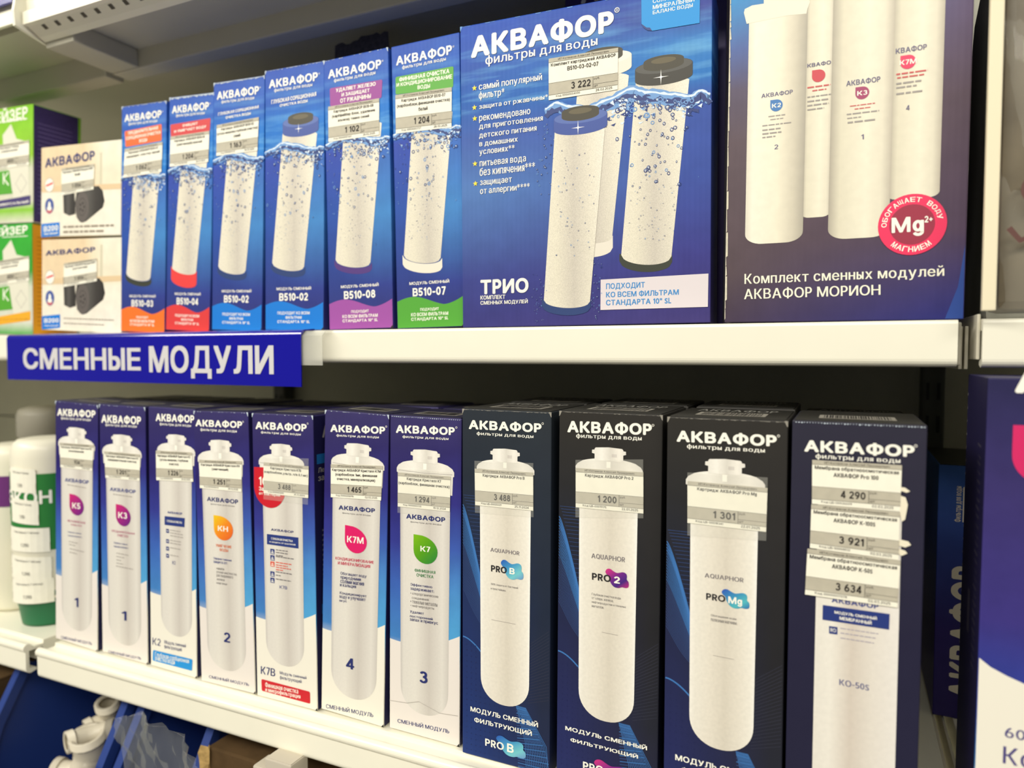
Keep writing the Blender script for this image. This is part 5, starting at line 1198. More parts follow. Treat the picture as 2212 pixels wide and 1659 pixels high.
# PRO B
q = [(999.5, 883), (1190.5, 891), (1188, 1678), (998, 1624.7)]
B = pbox('black box with white module and pale blue splash badge', q, lowY(q), PCB)
xl, xr = -B.w / 2 + .0006, B.P(1039, 1300)[0]
waves(B, xl, xr, B.P(1005, 1090)[1], B.P(1030, 1345)[1], B.P(1030, 1406)[1]); ribbon(B, B.P(1115, 1525)[0], B.P(1135, 1515)[0], B.P(1115, 1524)[1])
klogo(B, (1013, 906), (1170, 935.5), (1030, 933.7), (1152.5, 947.9), (1172.5, 915))
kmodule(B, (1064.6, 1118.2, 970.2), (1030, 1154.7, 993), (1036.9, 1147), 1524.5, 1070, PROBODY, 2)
price_label(B, [(1026.2, 1011.9), (1152.5, 1020.6), (1152.5, 1103), (1027.3, 1090.7)], ('Картридж АКВАФОР Pro В',), '3 488', 'Код ЦБ-00025029', '25.11.2024', tape=[(1026, 995), (1153, 1000), (1153.6, 1116.7), (1027.3, 1107)])
B.text('module_logo', [('AQUAPHOR', (1059.7, 1182.6), (1122, 1199.7))], mat('ink_logo_grey', (128, 122, 126)), .018, layer=5)
blob(B, (1080.7, 1207), (1131, 1256), BL1, ((1061.2, 1220), (1095, 1239)), BLACK, ('B', (1101, 1226), (1112.3, 1241)))
B.text('purpose_print', [('100% защита от бактерий', (1060.6, 1258.5), (1119.2, 1273)), ('и простейших.', (1060.6, 1268), (1093.7, 1279))], GREY, 0, layer=5)
B.text('module_caption', [('МОДУЛЬ СМЕННЫЙ', (1016.7, 1522.5), (1162.6, 1573)), ('ФИЛЬТРУЮЩИЙ', (1025, 1546), (1149.3, 1591.5))], WHITE, .026, layer=5)
blob(B, (1070, 1585), (1136, 1643), BL1, ((1048.6, 1594), (1088.9, 1620.8)), WHITE, ('B', (1095.8, 1604.5), (1110, 1626.8)))
A = Art(); A.line([B.P(1062, 1338), B.P(1114, 1348)], .0003, LGREY); B.put('crease_mark', A, layer=5)
# PRO 2
q = [(1210, 891), (1430, 894), (1421, 1759), (1200, 1690)]
B = pbox('black box with white module and violet splash badge', q, .5035, PC)
xl, xr = -B.w / 2 + .0006, B.P(1251.6, 1300)[0]
waves(B, xl, xr, B.P(1208, 1115)[1], B.P(1245, 1375)[1], B.P(1240, 1440)[1]); ribbon(B, B.P(1337, 1561)[0], B.P(1360, 1556)[0], B.P(1340, 1562)[1])
klogo(B, (1225.9, 907.7), (1408.2, 941.3), (1244.8, 937.7), (1386.3, 953.5), (1410.8, 918.6))
kmodule(B, (1284.9, 1346.8, 967.6), (1243.7, 1389, 990.8), (1251.5, 1378), 1560, 1080, PROBODY, 2)
price_label(B, [(1244.3, 1010.4), (1390.2, 1020), (1390.2, 1109), (1244.3, 1095.4)], ('Картридж АКВАФОР Pro 2',), '1 200', 'Код ЦБ-00019175', '22.01.2025', tape=[(1244, 993), (1390, 992), (1390.4, 1119), (1244, 1117)])
B.text('module_logo', [('AQUAPHOR', (1277.7, 1194.6), (1350, 1214.7))], MATS['ink_logo_grey'], .018, layer=5)
blob(B, (1306.3, 1226), (1358.5, 1274), BL2, ((1279.2, 1236.7), (1319.8, 1257.7)), BLACK, ('2', (1326.8, 1244.2), (1339.4, 1260.8)))
B.text('purpose_print', [('Глубокая очистка воды', (1278.6, 1280), (1341, 1296)), ('от хлора, железа,', (1278.6, 1289), (1325, 1302)), ('нефтепродуктов и тяжелых', (1278.6, 1297), (1352.3, 1314.5)), ('металлов.', (1278.6, 1306.5), (1304.8, 1315))], GREY, 0, layer=5)
B.text('module_caption', [('МОДУЛЬ СМЕННЫЙ', (1221.5, 1565), (1398, 1622)), ('ФИЛЬТРУЮЩИЙ', (1232.6, 1591), (1378.5, 1640))], WHITE, .026, layer=5)
blob(B, (1281, 1636), (1360, 1704), BL2, ((1259.7, 1643.6), (1304.2, 1673)), WHITE, ('2', (1315, 1658), (1332, 1684)))
A = Art(); A.line([B.P(1300, 1365), B.P(1335, 1372)], .0003, LGREY); B.put('crease_mark', A, layer=5)
# PRO Mg
q = [(1441, 900), (1703, 910), (1685, 1840), (1433, 1765)]
B = pbox('black box with white module and teal splash badge marked Mg', q, .493, PC)
xl, xr = -B.w / 2 + .0006, B.P(1492, 1350)[0]
waves(B, xl, xr, B.P(1450, 1170)[1], B.P(1485, 1430)[1], B.P(1470, 1500)[1]); ribbon(B, B.P(1590, 1622)[0], B.P(1615, 1618)[0], B.P(1595, 1624)[1])
klogo(B, (1461.8, 928.4), (1677.8, 965.9), (1484, 960.3), (1652.4, 979.8), (1681.7, 941.8))
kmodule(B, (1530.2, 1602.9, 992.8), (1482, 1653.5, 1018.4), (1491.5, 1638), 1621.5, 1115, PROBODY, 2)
price_label(B, [(1485.7, 1038.4), (1658.2, 1053.8), (1655, 1148.6), (1485.3, 1129)], ('Картридж АКВАФОР Pro Мg',), '1 301', 'Код ЦБ-00018341', '22.01.2025', tape=[(1485.5, 1020), (1658.5, 1031), (1655.5, 1167.5), (1485.5, 1156)])
B.text('module_logo', [('AQUAPHOR', (1522.3, 1237.2), (1606, 1258.4))], MATS['ink_logo_grey'], .018, layer=5)
blob(B, (1557, 1270), (1619, 1319), BL3, ((1525.7, 1280.3), (1566.8, 1300.7)), BLACK, ('Мg', (1573.4, 1287.5), (1603.3, 1311)))
B.text('purpose_print', [('Обогащение воды', (1535.8, 1326), (1590.6, 1340)), ('полезным магнием.', (1535.8, 1335), (1592.7, 1350))], GREY, 0, layer=5)
B.text('module_caption', [('МОДУЛЬ СМЕННЫЙ', (1458.8, 1625), (1660, 1693)), ('ФИЛЬТРУЮЩИЙ', (1471.5, 1653), (1640, 1712))], WHITE, .026, layer=5)
A = Art(); A.line([B.P(1540, 1415), B.P(1585, 1424)], .0003, LGREY); B.put('crease_mark', A, layer=5)
# KO-50S
KOC = carton('membrane_carton', [(0, (36, 36, 62)), (.5, (38, 37, 62)), (1, (48, 47, 62))], h=.30, flute=.05, noise=.06)
q = [(1710, 909), (2006.6, 919), (1972, 1950), (1694, 1850)]
B = Carton('membrane_box', 'dark navy box with three paper price tags stacked on its front', q, .494, ZL, KOC, .084, roll=math.radians(.15))
top_print(B, False, m=PTOP); perf(B, 44)
klogo(B, (1737.5, 949), (1975.5, 988.7), (1761.7, 981), (1945, 1003), (1978, 963.3))
A = Art(); x0, x1 = B.P(1759, 1450)[0], B.P(1939, 1450)[0]; A.poly([(x0, .004), (x1, .004), (x1, B.P(1850, 1080)[1]), (x0, B.P(1850, 1080)[1])], gradx('print_membrane_white', [(0, (236, 232, 222)), (.2, (242, 238, 228)), (.45, (218, 208, 196)), (.7, (232, 226, 216)), (1, (240, 236, 230))])); B.put('module_print', A, layer=2)
B.text('module_logo', [('АКВАФОР', (1796.6, 1288.4), (1897.7, 1316))], INKB, .03, layer=4)
B.panel('banner_print', [(1777.4, 1306.4), (1921.7, 1326), (1920.5, 1359.8), (1776.7, 1338.2)], NB, layer=5)
B.text('banner_text', [('МОДУЛЬ СМЕННЫЙ', (1802.7, 1317), (1894, 1340)), ('МЕМБРАННЫЙ', (1813.5, 1329), (1882.7, 1349))], WHITE, .024, layer=6)
B.panel('icon_print', [(1791, 1351.9), (1809, 1354.4), (1809, 1370.6), (1791, 1368)], NB, layer=4); B.text('icon_text', [('RO', (1794, 1356), (1806, 1366))], WHITE, .012, layer=5)
lines_print(B, 'fine_print', [((1815.5, 1354), (1897.5, 1371)), ((1815.5, 1364), (1891, 1381)), ((1815.5, 1375), (1888, 1391))], mat('print_lilac_grey', (176, 170, 184)), 4)
B.text('model_number', [('КО-50S', (1813, 1466), (1877.2, 1492))], mat('ink_slate', (96, 98, 142)), .018, layer=4)
T1 = 'Мембрана обратноосмотическая'
for k, (qq, t2, pr_, cd_) in enumerate((([(1754.6, 993), (1948.3, 1004.8), (1944.4, 1104.6), (1753.9, 1087.7)], 'АКВАФОР Pro 100', '4 290', 'Код ЦБ-00026609'), ([(1752.6, 1088.8), (1943.8, 1106), (1941, 1209), (1749.5, 1182.8)], 'АКВАФОР К-100S', '3 921', 'Код ЦБ-00008513'), ([(1744.3, 1184), (1944.9, 1209.6), (1938.5, 1311.7), (1739, 1282.9)], 'АКВАФОР К-50S', '3 634', 'Код 00000017078'))):
    price_label(B, qq, (T1, t2), pr_, cd_, '02.03.2025', base=9 + 3 * k, cw=.0335)
A = Art()
for pts in ([(1946, 1052), (1955, 1053), (1966, 1061), (1958, 1064), (1946, 1060)], [(1944, 1070), (1956, 1074), (1961, 1090), (1955, 1122), (1948, 1126), (1944, 1110)], [(1941, 1164), (1962, 1169), (1968, 1177), (1955, 1182), (1941, 1178)], [(1940, 1184), (1955, 1189), (1960, 1195), (1948, 1200), (1940, 1196)]): A.poly([B.P(*p) for p in pts], mat('torn_paper', (240, 232, 208), .7))
B.put('torn_paper_bit', A, layer=9)

# ------------------------------------------------------------------ second rows
def plain(name, label, x0, x1, y0, depth, zb, h, m, topm, group, logo=None, sticker=True):
    w = x1 - x0; B = Carton.__new__(Carton); B.w, B.h, B.d, B.lay = w, h, depth, 1
    B.root = empty(name, ((x0 + x1) / 2, y0, zb), label, 'box', group); B.M = Matrix.Translation(((x0 + x1) / 2, y0, zb)); B.Mi = B.M.inverted()
    bm = bmesh.new(); bm_box(bm, -w / 2, w / 2, 0, depth, 0, h, .0009); B.body = from_bm('carton', bm, m, B.root)
    if topm: top_print(B, logo is not None, m=topm) if sticker else top_flap(B, topm)
    return B
RG = 'boxes in the second row of the lower shelf'
for x0, x1, d0, h, m_, t_, who in ((-.806, -.735, .012, .2735, KC, KTOP, 'the leftmost magenta drop box'), (-.734, -.664, .012, .2733, KC, KTOP, 'the second magenta drop box'), (-.655, -.589, .012, .2734, KC, KTOP, 'the box with the cyan foot label'), (-.582, -.512, .014, .2725, KC, KTOP, 'the box with the orange drop'),
        (-.505, -.434, .012, .273, KC, KTOP, 'the box with the red round badge'), (-.425, -.357, .012, .2768, KC, KTOP, 'the box with the crimson drop'), (-.353, -.284, .012, .2758, KC, KTOP, 'the box with the green drop'), (-.279, -.203, .012, .2847, PC, PTOP, 'the box with the pale blue splash'),
        (-.192, -.116, .012, .2858, PC, PTOP, 'the box with the violet splash'), (-.110, -.034, .014, .2858, PC, PTOP, 'the box with the teal splash'), (-.029, .044, .02, .281, PC, PTOP, 'the box with three price tags')):
    plain('filter_module_box', 'dark box in the second row right behind ' + who, x0, x1, .582 + d0 + (.0 if x0 > -.29 else .004), .075, ZL, h, m_, t_, RG, logo='x' if x0 > -.29 else None)
# upper shelf, behind the row: torn carton and a violet carton
DNC = mat('carton_dark_navy', (40, 42, 72), .5, noise=.2, nscale=90)
B = plain('torn_carton', 'dark carton with torn flap standing behind the violet-footed box', -.520, -.449, .652, .075, ZU, .300, DNC, None, None)
r = random.Random(12); n = 14; v = []; f = []
for k in range(n + 1):
    x = -.0355 + .071 * k / n; zt = .3185 + r.uniform(-.003, .003) + .004 * k / n
    v += [(x, -.0016, .296), (x, .0, zt), (x, .0016, .296)]
for k in range(n): f += [(3 * k, 3 * k + 3, 3 * k + 4, 3 * k + 1), (3 * k + 1, 3 * k + 4, 3 * k + 5, 3 * k + 2)]
link('torn_flap', v, f, mat('torn_corrugated', (92, 88, 92), .75, noise=.5, nscale=260), B.root)
VPU = mat('carton_violet_back', (70, 58, 120), .45)
B = plain('filter_set_box', 'violet carton peeking out above the wide blue box', -.252, -.10, .664, .08, ZU, .3305, VPU, None, None)
A = Art(); a_ = B.P(1284, -60); A.text('АКВАФОР', B.P(1255, 8)[0], B.P(1280, 6)[1], .070, B.P(1280, 6)[1] + .022, WHITE, .04); B.put('brand_logo', A, layer=2)

# ------------------------------------------------------------------ right-hand bay, lower shelf
DB = carton('blue_black_carton', [(0, (52, 42, 108)), (.35, (56, 46, 120)), (.7, (56, 78, 158)), (1, (64, 104, 182))], h=.23, w=.15, flute=0)
B = plain('filter_set_box', 'dark blue box with sideways lettering deep in the right bay', .0785, .24, .742, .13, ZL, .2295, DB, None, None)
top_flap(B, PTOP)
SIL = mat('ink_warm_silver', (236, 226, 206), .4)
def vtext(B, t, x0, x1, z0, z1, m, bold, lay, name):
    A = Art()
    for v, f in glyphs(t, bold)[0]: A.mesh([(x1 - (x1 - x0) * b, z0 + (z1 - z0) * a) for a, b in v], f, m)
    return B.put(name, A, layer=lay)
xa = B.P(2046, 1480)[0]; vtext(B, 'АКВАФОР', xa, xa + .026, B.P(2050, 1506)[1], B.P(2065, 1222)[1], SIL, .05, 2, 'brand_logo')
xb = B.P(2062, 1090)[0]; vtext(B, 'Фильтры для воды', xb, xb + .0062, B.P(2065, 1127)[1], B.P(2065, 1050)[1], SIL, .016, 2, 'tagline_print')
A = Art(); x_ = B.P(2080, 1090)[0]; A.poly([(x_, B.P(2078, 1128)[1]), (x_ + .0012, B.P(2078, 1128)[1]), (x_ + .0012, B.P(2078, 1052)[1]), (x_, B.P(2078, 1052)[1])], SIL); B.put('rule_print', A, layer=2)
R13 = carton('pink_drop_carton', [(0, (246, 240, 214)), (.22, (246, 240, 214)), (.26, (46, 130, 200)), (.36, (44, 70, 168)), (.55, (62, 54, 132)), (.8, (60, 52, 112)), (1, (44, 42, 84))], [(0, (246, 240, 214)), (.18, (246, 240, 214)), (.22, (44, 140, 206)), (.34, (48, 76, 172)), (.55, (66, 56, 134)), (.8, (62, 52, 110)), (1, (44, 42, 84))], h=.31, w=.19, flute=.05, lo=0, hi=.5)
B = Carton('filter_set_box', 'large violet box with pink drop cut off by the right edge', [(2131, 785), (2760, 800), (2700, 2300), (2098, 1680)], .500, ZL, R13, .072, wid=.19, hmax=.3145, roll=math.radians(.3))
c0 = B.P(2131, 900)[0]; sh = c0 + B.w / 2; B.root.location.x += sh; B.M = Matrix.Translation((sh, 0, 0)) @ B.M; B.Mi = B.M.inverted()
A = Art(); pts = [B.P(2109.5, 1420)]
for px, py in ((2140, 1441), (2175, 1460), (2212, 1477)): pts.append(B.P(px, py))
e = pts[-1]; pts += [(e[0] + .03, e[1] - .006), (B.w / 2 - .001, e[1] - .004), (B.w / 2 - .001, .001), (-B.w / 2 + .0006, .001)]; pts[0] = (-B.w / 2 + .0006, pts[0][1])
A.poly(pts, KWHITE); B.put('white_foot_print', A, layer=1)
A = Art(); a_ = B.P(2192, 852); A.text('АКВАФОР', a_[0], a_[1], a_[0] + .125, a_[1] + .019, WHITE, .045); B.put('brand_logo', A, layer=2)
a_ = B.P(2188.5, 918); zl_ = B.P(2190, 1045)[1]; k_ = (a_[1] - zl_) / 2
A = Art(); cx_, cz_ = a_[0] + k_, a_[1] - k_
A.poly([(a_[0], a_[1])] + [(cx_ + k_ * math.sin(t), cz_ + k_ * math.cos(t)) for t in [math.pi * 1.5 * q_ / 30 for q_ in range(31)]], mat('print_drop_hot', (214, 40, 104))); B.put('drop_badge', A, layer=2)
A = Art(); a_ = B.P(2170, 1592); A.text('6000 л', a_[0], a_[1], a_[0] + .03, a_[1] + .0062, mat('ink_violet_text', (84, 76, 134)), .012); a_ = B.P(2166, 1645); A.text('Комплект', a_[0], a_[1] - .001, a_[0] + .062, a_[1] + .0095, MATS['ink_violet_text'], .012); B.put('set_title', A, layer=2)
A = Art(); r = random.Random(2)
for k in range(26):
    z = .27 - k * .0055 + r.uniform(-.001, .001); A.poly([(.014, z), (.014 + r.uniform(.004, .012), z + .001), (.026, z + .0024), (.014, z + .0014)], mat('ink_side_dim', (78, 74, 92)))
for k in range(20): A.poly([(.0705, .30 - k * .009), (.0716, .30 - k * .009), (.0716, .3015 - k * .009), (.0705, .3015 - k * .009)], LGREY)
A.poly([(.036, .148), (.044, .148), (.044, .176), (.036, .176)], MATS['ink_side_dim']); B.put('side_fine_print', A, 'left', layer=1)
A = Art(); A.poly([(.0004, .0004), (B.d - .0004, .0004), (B.d - .0004, B.h - .0004), (.0004, B.h - .0004)], mat('carton_side_violet', (34, 30, 70), .5)); B.put('side_print', A, 'left', layer=.5)

# clear bag standing on the right-hand upper shelf
r0 = empty('plastic_bag', (.115, .54, ZU), 'clear plastic bag with white edge strip standing at the right edge', 'bag')
bx0, bx1 = -.033, .10
bm = bmesh.new(); rows = []
for j in range(19):
    z = .30 * j / 18; row = []
    for k in range(28):
        a = 2 * math.pi * k / 28; ex = .034 + .006 * math.sin(j * .9 + k) * (1 if 2 < j < 17 else .2)
        cx_ = (bx0 + bx1) / 2; row.append(bm.verts.new((cx_ + (bx1 - bx0) / 2 * math.copysign(abs(math.cos(a)) ** .45, math.cos(a)), .028 + ex * .8 * math.copysign(abs(math.sin(a)) ** .6, math.sin(a)) * (1 - .45 * (j / 18) ** 3), z)))
    rows.append(row)
for j in range(18):
    for k in range(28): bm.faces.new((rows[j][k], rows[j][(k + 1) % 28], rows[j + 1][(k + 1) % 28], rows[j + 1][k]))
from_bm('film', bm, clear('bag_film', (240, 238, 225), .10, .06), r0, True)
box('brown_module', bx0 + .005, bx1 - .006, .006, .048, .004, .232, mat('bag_brown_plastic', (122, 112, 92), .35, noise=.35, nscale=22), r0, .006)
box('dark_fitting', bx0 + .008, bx1 - .03, .012, .044, .2325, .262, mat('bag_dark_plastic', (84, 78, 72), .4), r0, .005)
for k in range(3): lathe('white_fitting', [(.003, .0), (.011, .0), (.012, .004), (.012, .018), (.009, .022), (.003, .022)], mat('bag_white_plastic', (244, 238, 214), .4), r0, 20, (-.018 + .026 * k, .016 + .008 * (k % 2), .264))
box('edge_strip', bx0 - .004, bx0 + .0035, -.004, .002, .004, .30, mat('bag_edge_strip', (238, 228, 198), .55), r0, .0008)
A = Art(); rr = random.Random(1); A.ring(.040, .078, .0105, .0072, mat('bag_mark_brown', (96, 62, 56), .5), 22); A.line([(.0490, .078), (.047, .060), (.040, .050), (.030, .047), (.024, .055)], .0034, MATS['bag_mark_brown'])
link('marker_numeral', [(a - .048, -.0035 - e, b) for a, b, e in A.v], A.f, A.m, r0, mi=A.mi)
# black strap hanging in the gap
pts = [(.0, .0, .30), (-.001, .0, .262), (-.006, -.002, .23), (-.010, -.004, .19), (-.011, -.004, .12), (-.013, -.003, .07), (-.017, -.002, .03), (-.016, .0, .004)]
v, f = [], []
for k, (x, y, z) in enumerate(pts):
    w = .010 + .002 * math.sin(k); v += [(x - w, y, z), (x + w, y, z), (x + w, y + .003, z), (x - w, y + .003, z)]
for k in range(len(pts) - 1):
    for e_ in range(4): f.append((4 * k + e_, 4 * k + (e_ + 1) % 4, 4 * k + 4 + (e_ + 1) % 4, 4 * k + 4 + e_))
o = link('hanging_strap', v, f, mat('strap_black', (34, 34, 33), .6), None, True); o.location = (.1045, .665, ZU); tag(o, 'black strap hanging in the gap beside the large box', 'strap')

# ------------------------------------------------------------------ bottles at the far left of the lower shelf
BOT = mat('bottle_white', (240, 236, 216), .35, .4); BGR = mat('bottle_label_green', (44, 128, 58), .45); BPU = mat('bottle_label_violet', (112, 50, 122), .45); BCP = mat('bottle_cap_green', (30, 112, 70), .4); BGY = mat('bottle_grey_cap', (150, 146, 132), .5)
def bottle(label, x, y, r_, h, bandm, z0, z1, capm, txt=None, low=None, base=None):
    o = empty('filter_bottle', (x, y, ZL), label, 'bottle', 'white filter bottles at the left')
    b0 = base or .0
    lathe('body', [(0, b0 + .0008), (r_ * .92, b0 + .0008), (r_, b0 + .006), (r_, h * .80), (r_, h * .90), (r_ * .98, h * .945), (r_ * .92, h * .975), (r_ * .80, h * .994), (r_ * .6, h), (0, h)], BOT, o, 48)
    if base: lathe('base_cap', [(0, 0), (r_ * .80, 0), (r_ * .82, .004), (r_ * .95, base + .004), (r_ * 1.015, base + .007), (r_ * 1.015, base + .012), (r_ * .9, base + .013)], [capm], o, 48)
    lathe('label_band', [(r_ + .0006, z0), (r_ + .0006, z1)], bandm, o, 48)
    if txt:
        for s_, a0, zb_, hh in txt:                               # lettering wrapped round the band
            A = Art(); w_ = glyphs(s_, .03)[1] * hh; A.text(s_, 0, 0, w_, hh, WHITE, .03)
            link('band_text', [((r_ + .001 + e) * math.cos(a0 + p / r_), (r_ + .001 + e) * math.sin(a0 + p / r_), zb_ + q_) for p, q_, e in A.v], A.f, A.m, o, mi=A.mi)
    return o, r_
def wrap_label(o, r_, a0, z0, w, h, tilt):
    n = 8; v = []; f = []
    for k in range(n + 1):
        a = a0 + (w * k / n) / r_; dz = tilt * k / n
        v += [((r_ + .0014) * math.cos(a), (r_ + .0014) * math.sin(a), z0 + dz), ((r_ + .0014) * math.cos(a), (r_ + .0014) * math.sin(a), z0 + h + dz)]
    for k in range(n): f.append((2 * k, 2 * k + 2, 2 * k + 3, 2 * k + 1))
    L_ = link('price_label', v, f, PAPER, o)
    A = Art(); q_ = [(0, h), (w, h), (w, 0), (0, 0)]
    qrect(A, q_, 0, 0, 1, .1, PBAND); qrect(A, q_, 0, .58, 1, .86, PBAND); lines = []
    qtext(A, q_, 'Картридж Гейзер', .2, .14, .8, .24, PINK); qtext(A, q_, '1 290', .40, .64, .58, .78, PINK)
    vv, ff, mm = [], [], []
    for face, mi_ in zip(A.f, A.mi):                             # bend the flat layout round the bottle
        ff.append(face); mm.append(mi_)
    for p, z, e in A.v:
        a = a0 + p / r_; vv.append(((r_ + .0017 + e) * math.cos(a), (r_ + .0017 + e) * math.sin(a), z0 + z + tilt * p / w))
    link('label_text', vv, ff, A.m, L_, mi=mm)
def face_angle(x, y): return math.atan2(-y, -x)                   # towards the viewer
x, y, rb = -.8925, .556, .0385
o, rb = bottle('white bottle with green label band and green base cap', x, y, rb, .226, BGR, .094, .186, BCP, [('ГЕЙЗЕР', face_angle(x, y) - 1.15, .173, .0085), ('ЭКОН', face_angle(x, y) - 1.45, .150, .0165)], base=.032)
fa = face_angle(x, y)
for a, z0, w, t in ((-1.25, .166, .036, -.003), (-1.2, .129, .036, -.004), (-1.35, .094, .052, -.002), (-1.35, .060, .053, -.003), (-1.35, .030, .055, .001)): wrap_label(o, rb, fa + a, z0, w, .029, t)
x, y = -.984, .572
o, rb = bottle('white bottle with violet label band at the left picture edge', x, y, .037, .212, BPU, .135, .174, BCP, [('ЭКО', face_angle(x, y) - .1, .142, .020)])
for a, z0, w, t in ((-.2, .100, .05, 0), (-.2, .066, .05, -.002), (-.2, .034, .05, 0)): wrap_label(o, rb, face_angle(x, y) + a, z0, w, .029, t)
x, y = -1.085, .675
o, rb = bottle('grey-capped white bottle standing behind the green-banded bottle', x, y, .036, .205, BGR, .03, .08, BCP)
lathe('grey_cap', [(0, .250), (.022, .250), (.034, .246), (.037, .238), (.037, .208), (.030, .200), (.0, .200)], BGY, o, 40)

# ------------------------------------------------------------------ below the lower shelf: bins, fittings, bag, cardboard
BIN = mat('bin_blue_plastic', (40, 64, 134), .35, .45); DARK = mat('cabinet_dark', (34, 30, 28), .7)
def bin_(label, x0, x1, yf, depth, zb, h):
    o = empty('storage_bin', ((x0 + x1) / 2, yf, zb), label, 'bin', 'blue storage bins under the lower shelf'); w = (x1 - x0) / 2; t = .0028
    for sx, nm in ((-1, 'side_wall'), (1, 'side_wall')):
        prof = [(0, 0), (0, h * .28), (.006, h * .45), (.016, h * .65), (.050, h), (depth, h), (depth, 0)]
        extrude_x(nm, prof, sx * w - (t if sx > 0 else 0), sx * w + (0 if sx > 0 else t), BIN, o)
        extrude_x('side_rim', [(-.003, h * .27), (-.003, h * .30), (.003, h * .46), (.013, h * .66), (.047, h + .003), (.060, h + .003), (.024, h * .64), (.012, h * .43), (.004, h * .27)], sx * w - (.009 if sx > 0 else .001), sx * w + (.001 if sx > 0 else .009), BIN, o)
    box('floor_panel', -w, w, 0, depth, 0, t, BIN, o); box('rear_wall', -w, w, depth - t, depth, 0, h, BIN, o)
    box('front_wall', -w, w, 0, t, 0, h * .26, BIN, o); box('front_rim', -w, w, -.004, .006, h * .26, h * .285, BIN, o, .001)
    return o
zb = ZC - .545
bin_('blue open-front bin full of white pipe fittings', -.898, -.700, .470, .26, zb, .166)
bin_('blue open-front bin holding the crumpled clear bag', -.689, -.578, .474, .25, zb, .160)
lowdeck = empty('store_shelf', (-.4, .47, zb - .001), 'bottom shelf under the blue bins', 'shelf', 'white steel shop shelves')
o = box('deck', -1.0, .6, 0, .43, -.02, -.0004, SHELF, lowdeck); 
FIT = mat('fitting_white_plastic', (214, 206, 186), .4, .4)
def tube(name, pts, r_, m, parent, thick=.0025, seg=16):
    v, f = [], []; P3 = [Vector(p) for p in pts]; n = len(P3)
    for k in range(n):
        d = (P3[min(k + 1, n - 1)] - P3[max(k - 1, 0)]).normalized(); u = d.cross(Vector((0.3, .2, 1))).normalized(); w_ = d.cross(u)
        for s_ in range(seg): a = 2 * math.pi * s_ / seg; v.append(tuple(P3[k] + (u * math.cos(a) + w_ * math.sin(a)) * r_))
        for s_ in range(seg): a = 2 * math.pi * s_ / seg; v.append(tuple(P3[k] + (u * math.cos(a) + w_ * math.sin(a)) * (r_ - thick)))
    S = 2 * seg
    for k in range(n - 1):
        for s_ in range(seg):
            t = (s_ + 1) % seg
            f += [(k * S + s_, k * S + t, (k + 1) * S + t, (k + 1) * S + s_), (k * S + seg + t, k * S + seg + s_, (k + 1) * S + seg + s_, (k + 1) * S + seg + t)]
    for k in (0, n - 1):
        for s_ in range(seg): t = (s_ + 1) % seg; f.append((k * S + s_, k * S + t, k * S + seg + t, k * S + seg + s_))
    return link(name, v, f, m, parent, True)
def fitting(label, c, d1, d2, r_, l):
    o = empty('pipe_elbow', c, label, 'fitting', 'white pipe fittings in the blue bin'); a, b = Vector(d1).normalized(), Vector(d2).normalized()
    pts = [a * l * (1 - k / 4) for k in range(4)] + [(a * (1 - t) + b * t) * l * .18 for t in (.25, .5, .75)] + [b * l * (k / 4) for k in range(1, 5)]
    tube('bent_pipe', pts, r_, FIT, o); tube('collar', [a * l * .72, a * l * 1.02], r_ + .0022, FIT, o, .004); tube('collar', [b * l * .72, b * l * 1.02], r_ + .0022, FIT, o, .004)
P_ = lambda px, py, Y: onY(px, py, Y)
for lab, px, py, Y, d1, d2, r_, l in (('white pipe elbow with its open end facing out of the bin', 198, 1586, .540, (-.35, -1, .0), (.7, .5, .15), .0105, .026), ('white pipe elbow, topmost one against the bin wall', 238, 1552, .57, (.2, -.3, 1), (-.3, -.8, -.2), .0115, .026), ('large white pipe elbow below the open-ended one', 196, 1632, .535, (.1, -.2, .9), (-.1, -.4, -.9), .0170, .030), ('white pipe elbow behind the large elbow', 236, 1606, .57, (.1, -.2, 1), (.2, -.5, -1), .0115, .03), ('white pipe elbow lying at the front of the pile', 165, 1668, .525, (-.8, -.3, .1), (.5, .2, .4), .0110, .026)):
    fitting(lab, P_(px, py, Y), d1, d2, r_, l)
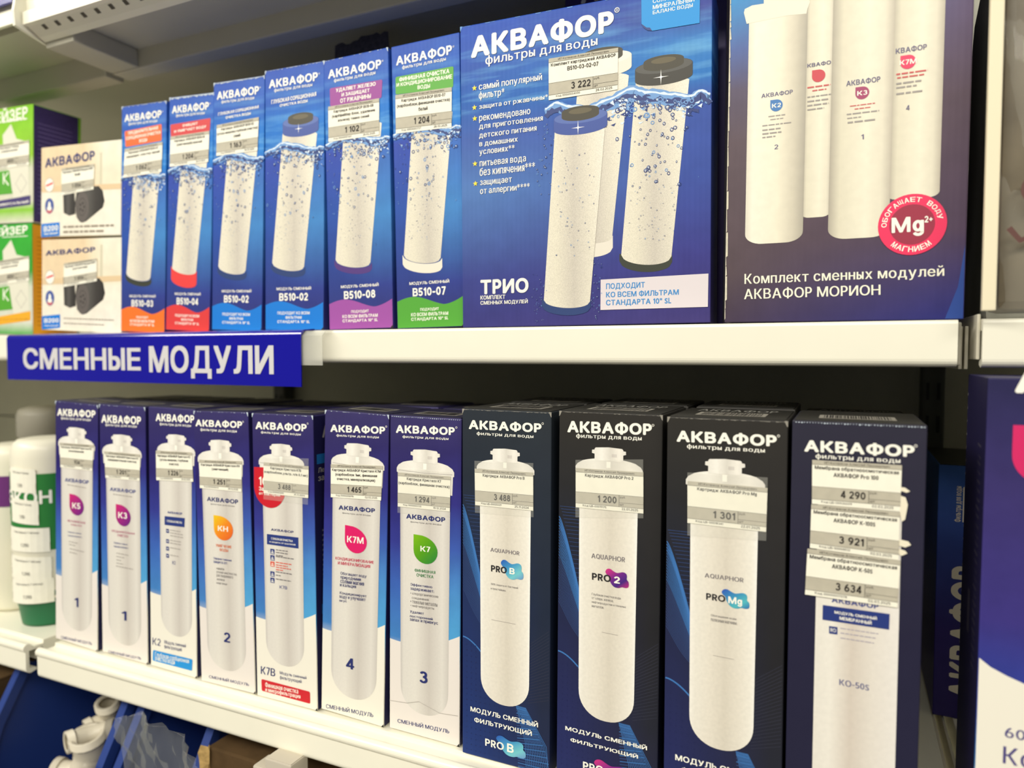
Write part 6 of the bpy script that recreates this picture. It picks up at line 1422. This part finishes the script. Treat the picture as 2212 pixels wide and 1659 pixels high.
# crumpled clear bag
r = random.Random(5); bm = bmesh.new(); cB = P_(365, 1620, .50); g = []
for j in range(22):
    row = []
    for k in range(26):
        u, vv_ = k / 25 - .5, j / 21 - .5
        row.append(bm.verts.new((u * .118 + .004 * math.sin(vv_ * 11), -.010 * math.cos(u * 3) + .006 * math.sin(u * 15 + vv_ * 4) * math.cos(vv_ * 7) + .004 * math.sin(u * 41 + vv_ * 23) + r.uniform(-.0022, .0022), vv_ * .16 + .014 * math.cos(u * 5) - .026 * u)))
    g.append(row)
for j in range(21):
    for k in range(25): bm.faces.new((g[j][k], g[j][k + 1], g[j + 1][k + 1], g[j + 1][k]))
ob = from_bm('plastic_bag', bm, clear('bag_smoky_film', (176, 180, 178), .11, .04), None, True); ob.location = Vector((-.562, .452, ZC - .428)); tag(ob, 'crumpled clear plastic bag under the lower shelf', 'bag')
mod = ob.modifiers.new('film_thickness', 'SOLIDIFY'); mod.thickness = .0006
cardm = mat('cardboard_brown', (92, 72, 48), .8, .1, noise=.25, nscale=60); tornm = mat('cardboard_torn', (206, 172, 112), .85, .1, noise=.3, nscale=200)
a = Vector((-.566, .5, 0))
cb = empty('cardboard_box', (a.x + .075, .50, zb), 'brown cardboard box with a torn edge under the lower shelf', 'box')
box('carton', -.075, .075, .001, .16, 0, .155, cardm, cb, .002)
v, f = [], []; r = random.Random(9); n = 16
for k in range(n + 1):
    z = .03 + .128 * k / n; wv = r.uniform(.003, .008); v += [(-.0755 - wv, -.004 + r.uniform(-.002, .002), z), (-.0745 + wv * .8, -.001 + r.uniform(-.002, .001), z + r.uniform(-.002, .002)), (-.072, .0008, z)]
for k in range(n): f += [(3 * k, 3 * k + 1, 3 * k + 4, 3 * k + 3), (3 * k + 1, 3 * k + 2, 3 * k + 5, 3 * k + 4)]
link('torn_edge', v, f, tornm, cb)
a = P_(612, 1650, .48)
SCW = mat('small_carton_white', (200, 192, 176), .6)
wb = empty('small_carton', (a.x, .472, zb), 'small white carton in front of the brown box, the taller one', 'box', 'small white cartons under the shelf')
box('carton', -.014, .016, 0, .022, 0, a.z - zb + .006, SCW, wb, .001); box('top_flap', -.013, .015, .001, .021, a.z - zb + .006, a.z - zb + .0066, SCW, wb)
wb = empty('small_carton', (a.x - .0225, .474, zb), 'small white carton in front of the brown box, the shorter one', 'box', 'small white cartons under the shelf')
box('carton', -.0078, .0078, 0, .02, 0, a.z - zb - .006, SCW, wb, .001); box('top_flap', -.007, .007, .001, .019, a.z - zb - .006, a.z - zb - .0054, SCW, wb)

cl = empty('cardboard_box', (-.99, .50, zb), 'brown cardboard box left of the blue bins', 'box')
box('carton', -.075, .075, 0, .16, 0, .150, cardm, cl, .002); box('top_flap', -.075, .075, .002, .08, .1502, .153, cardm, cl)
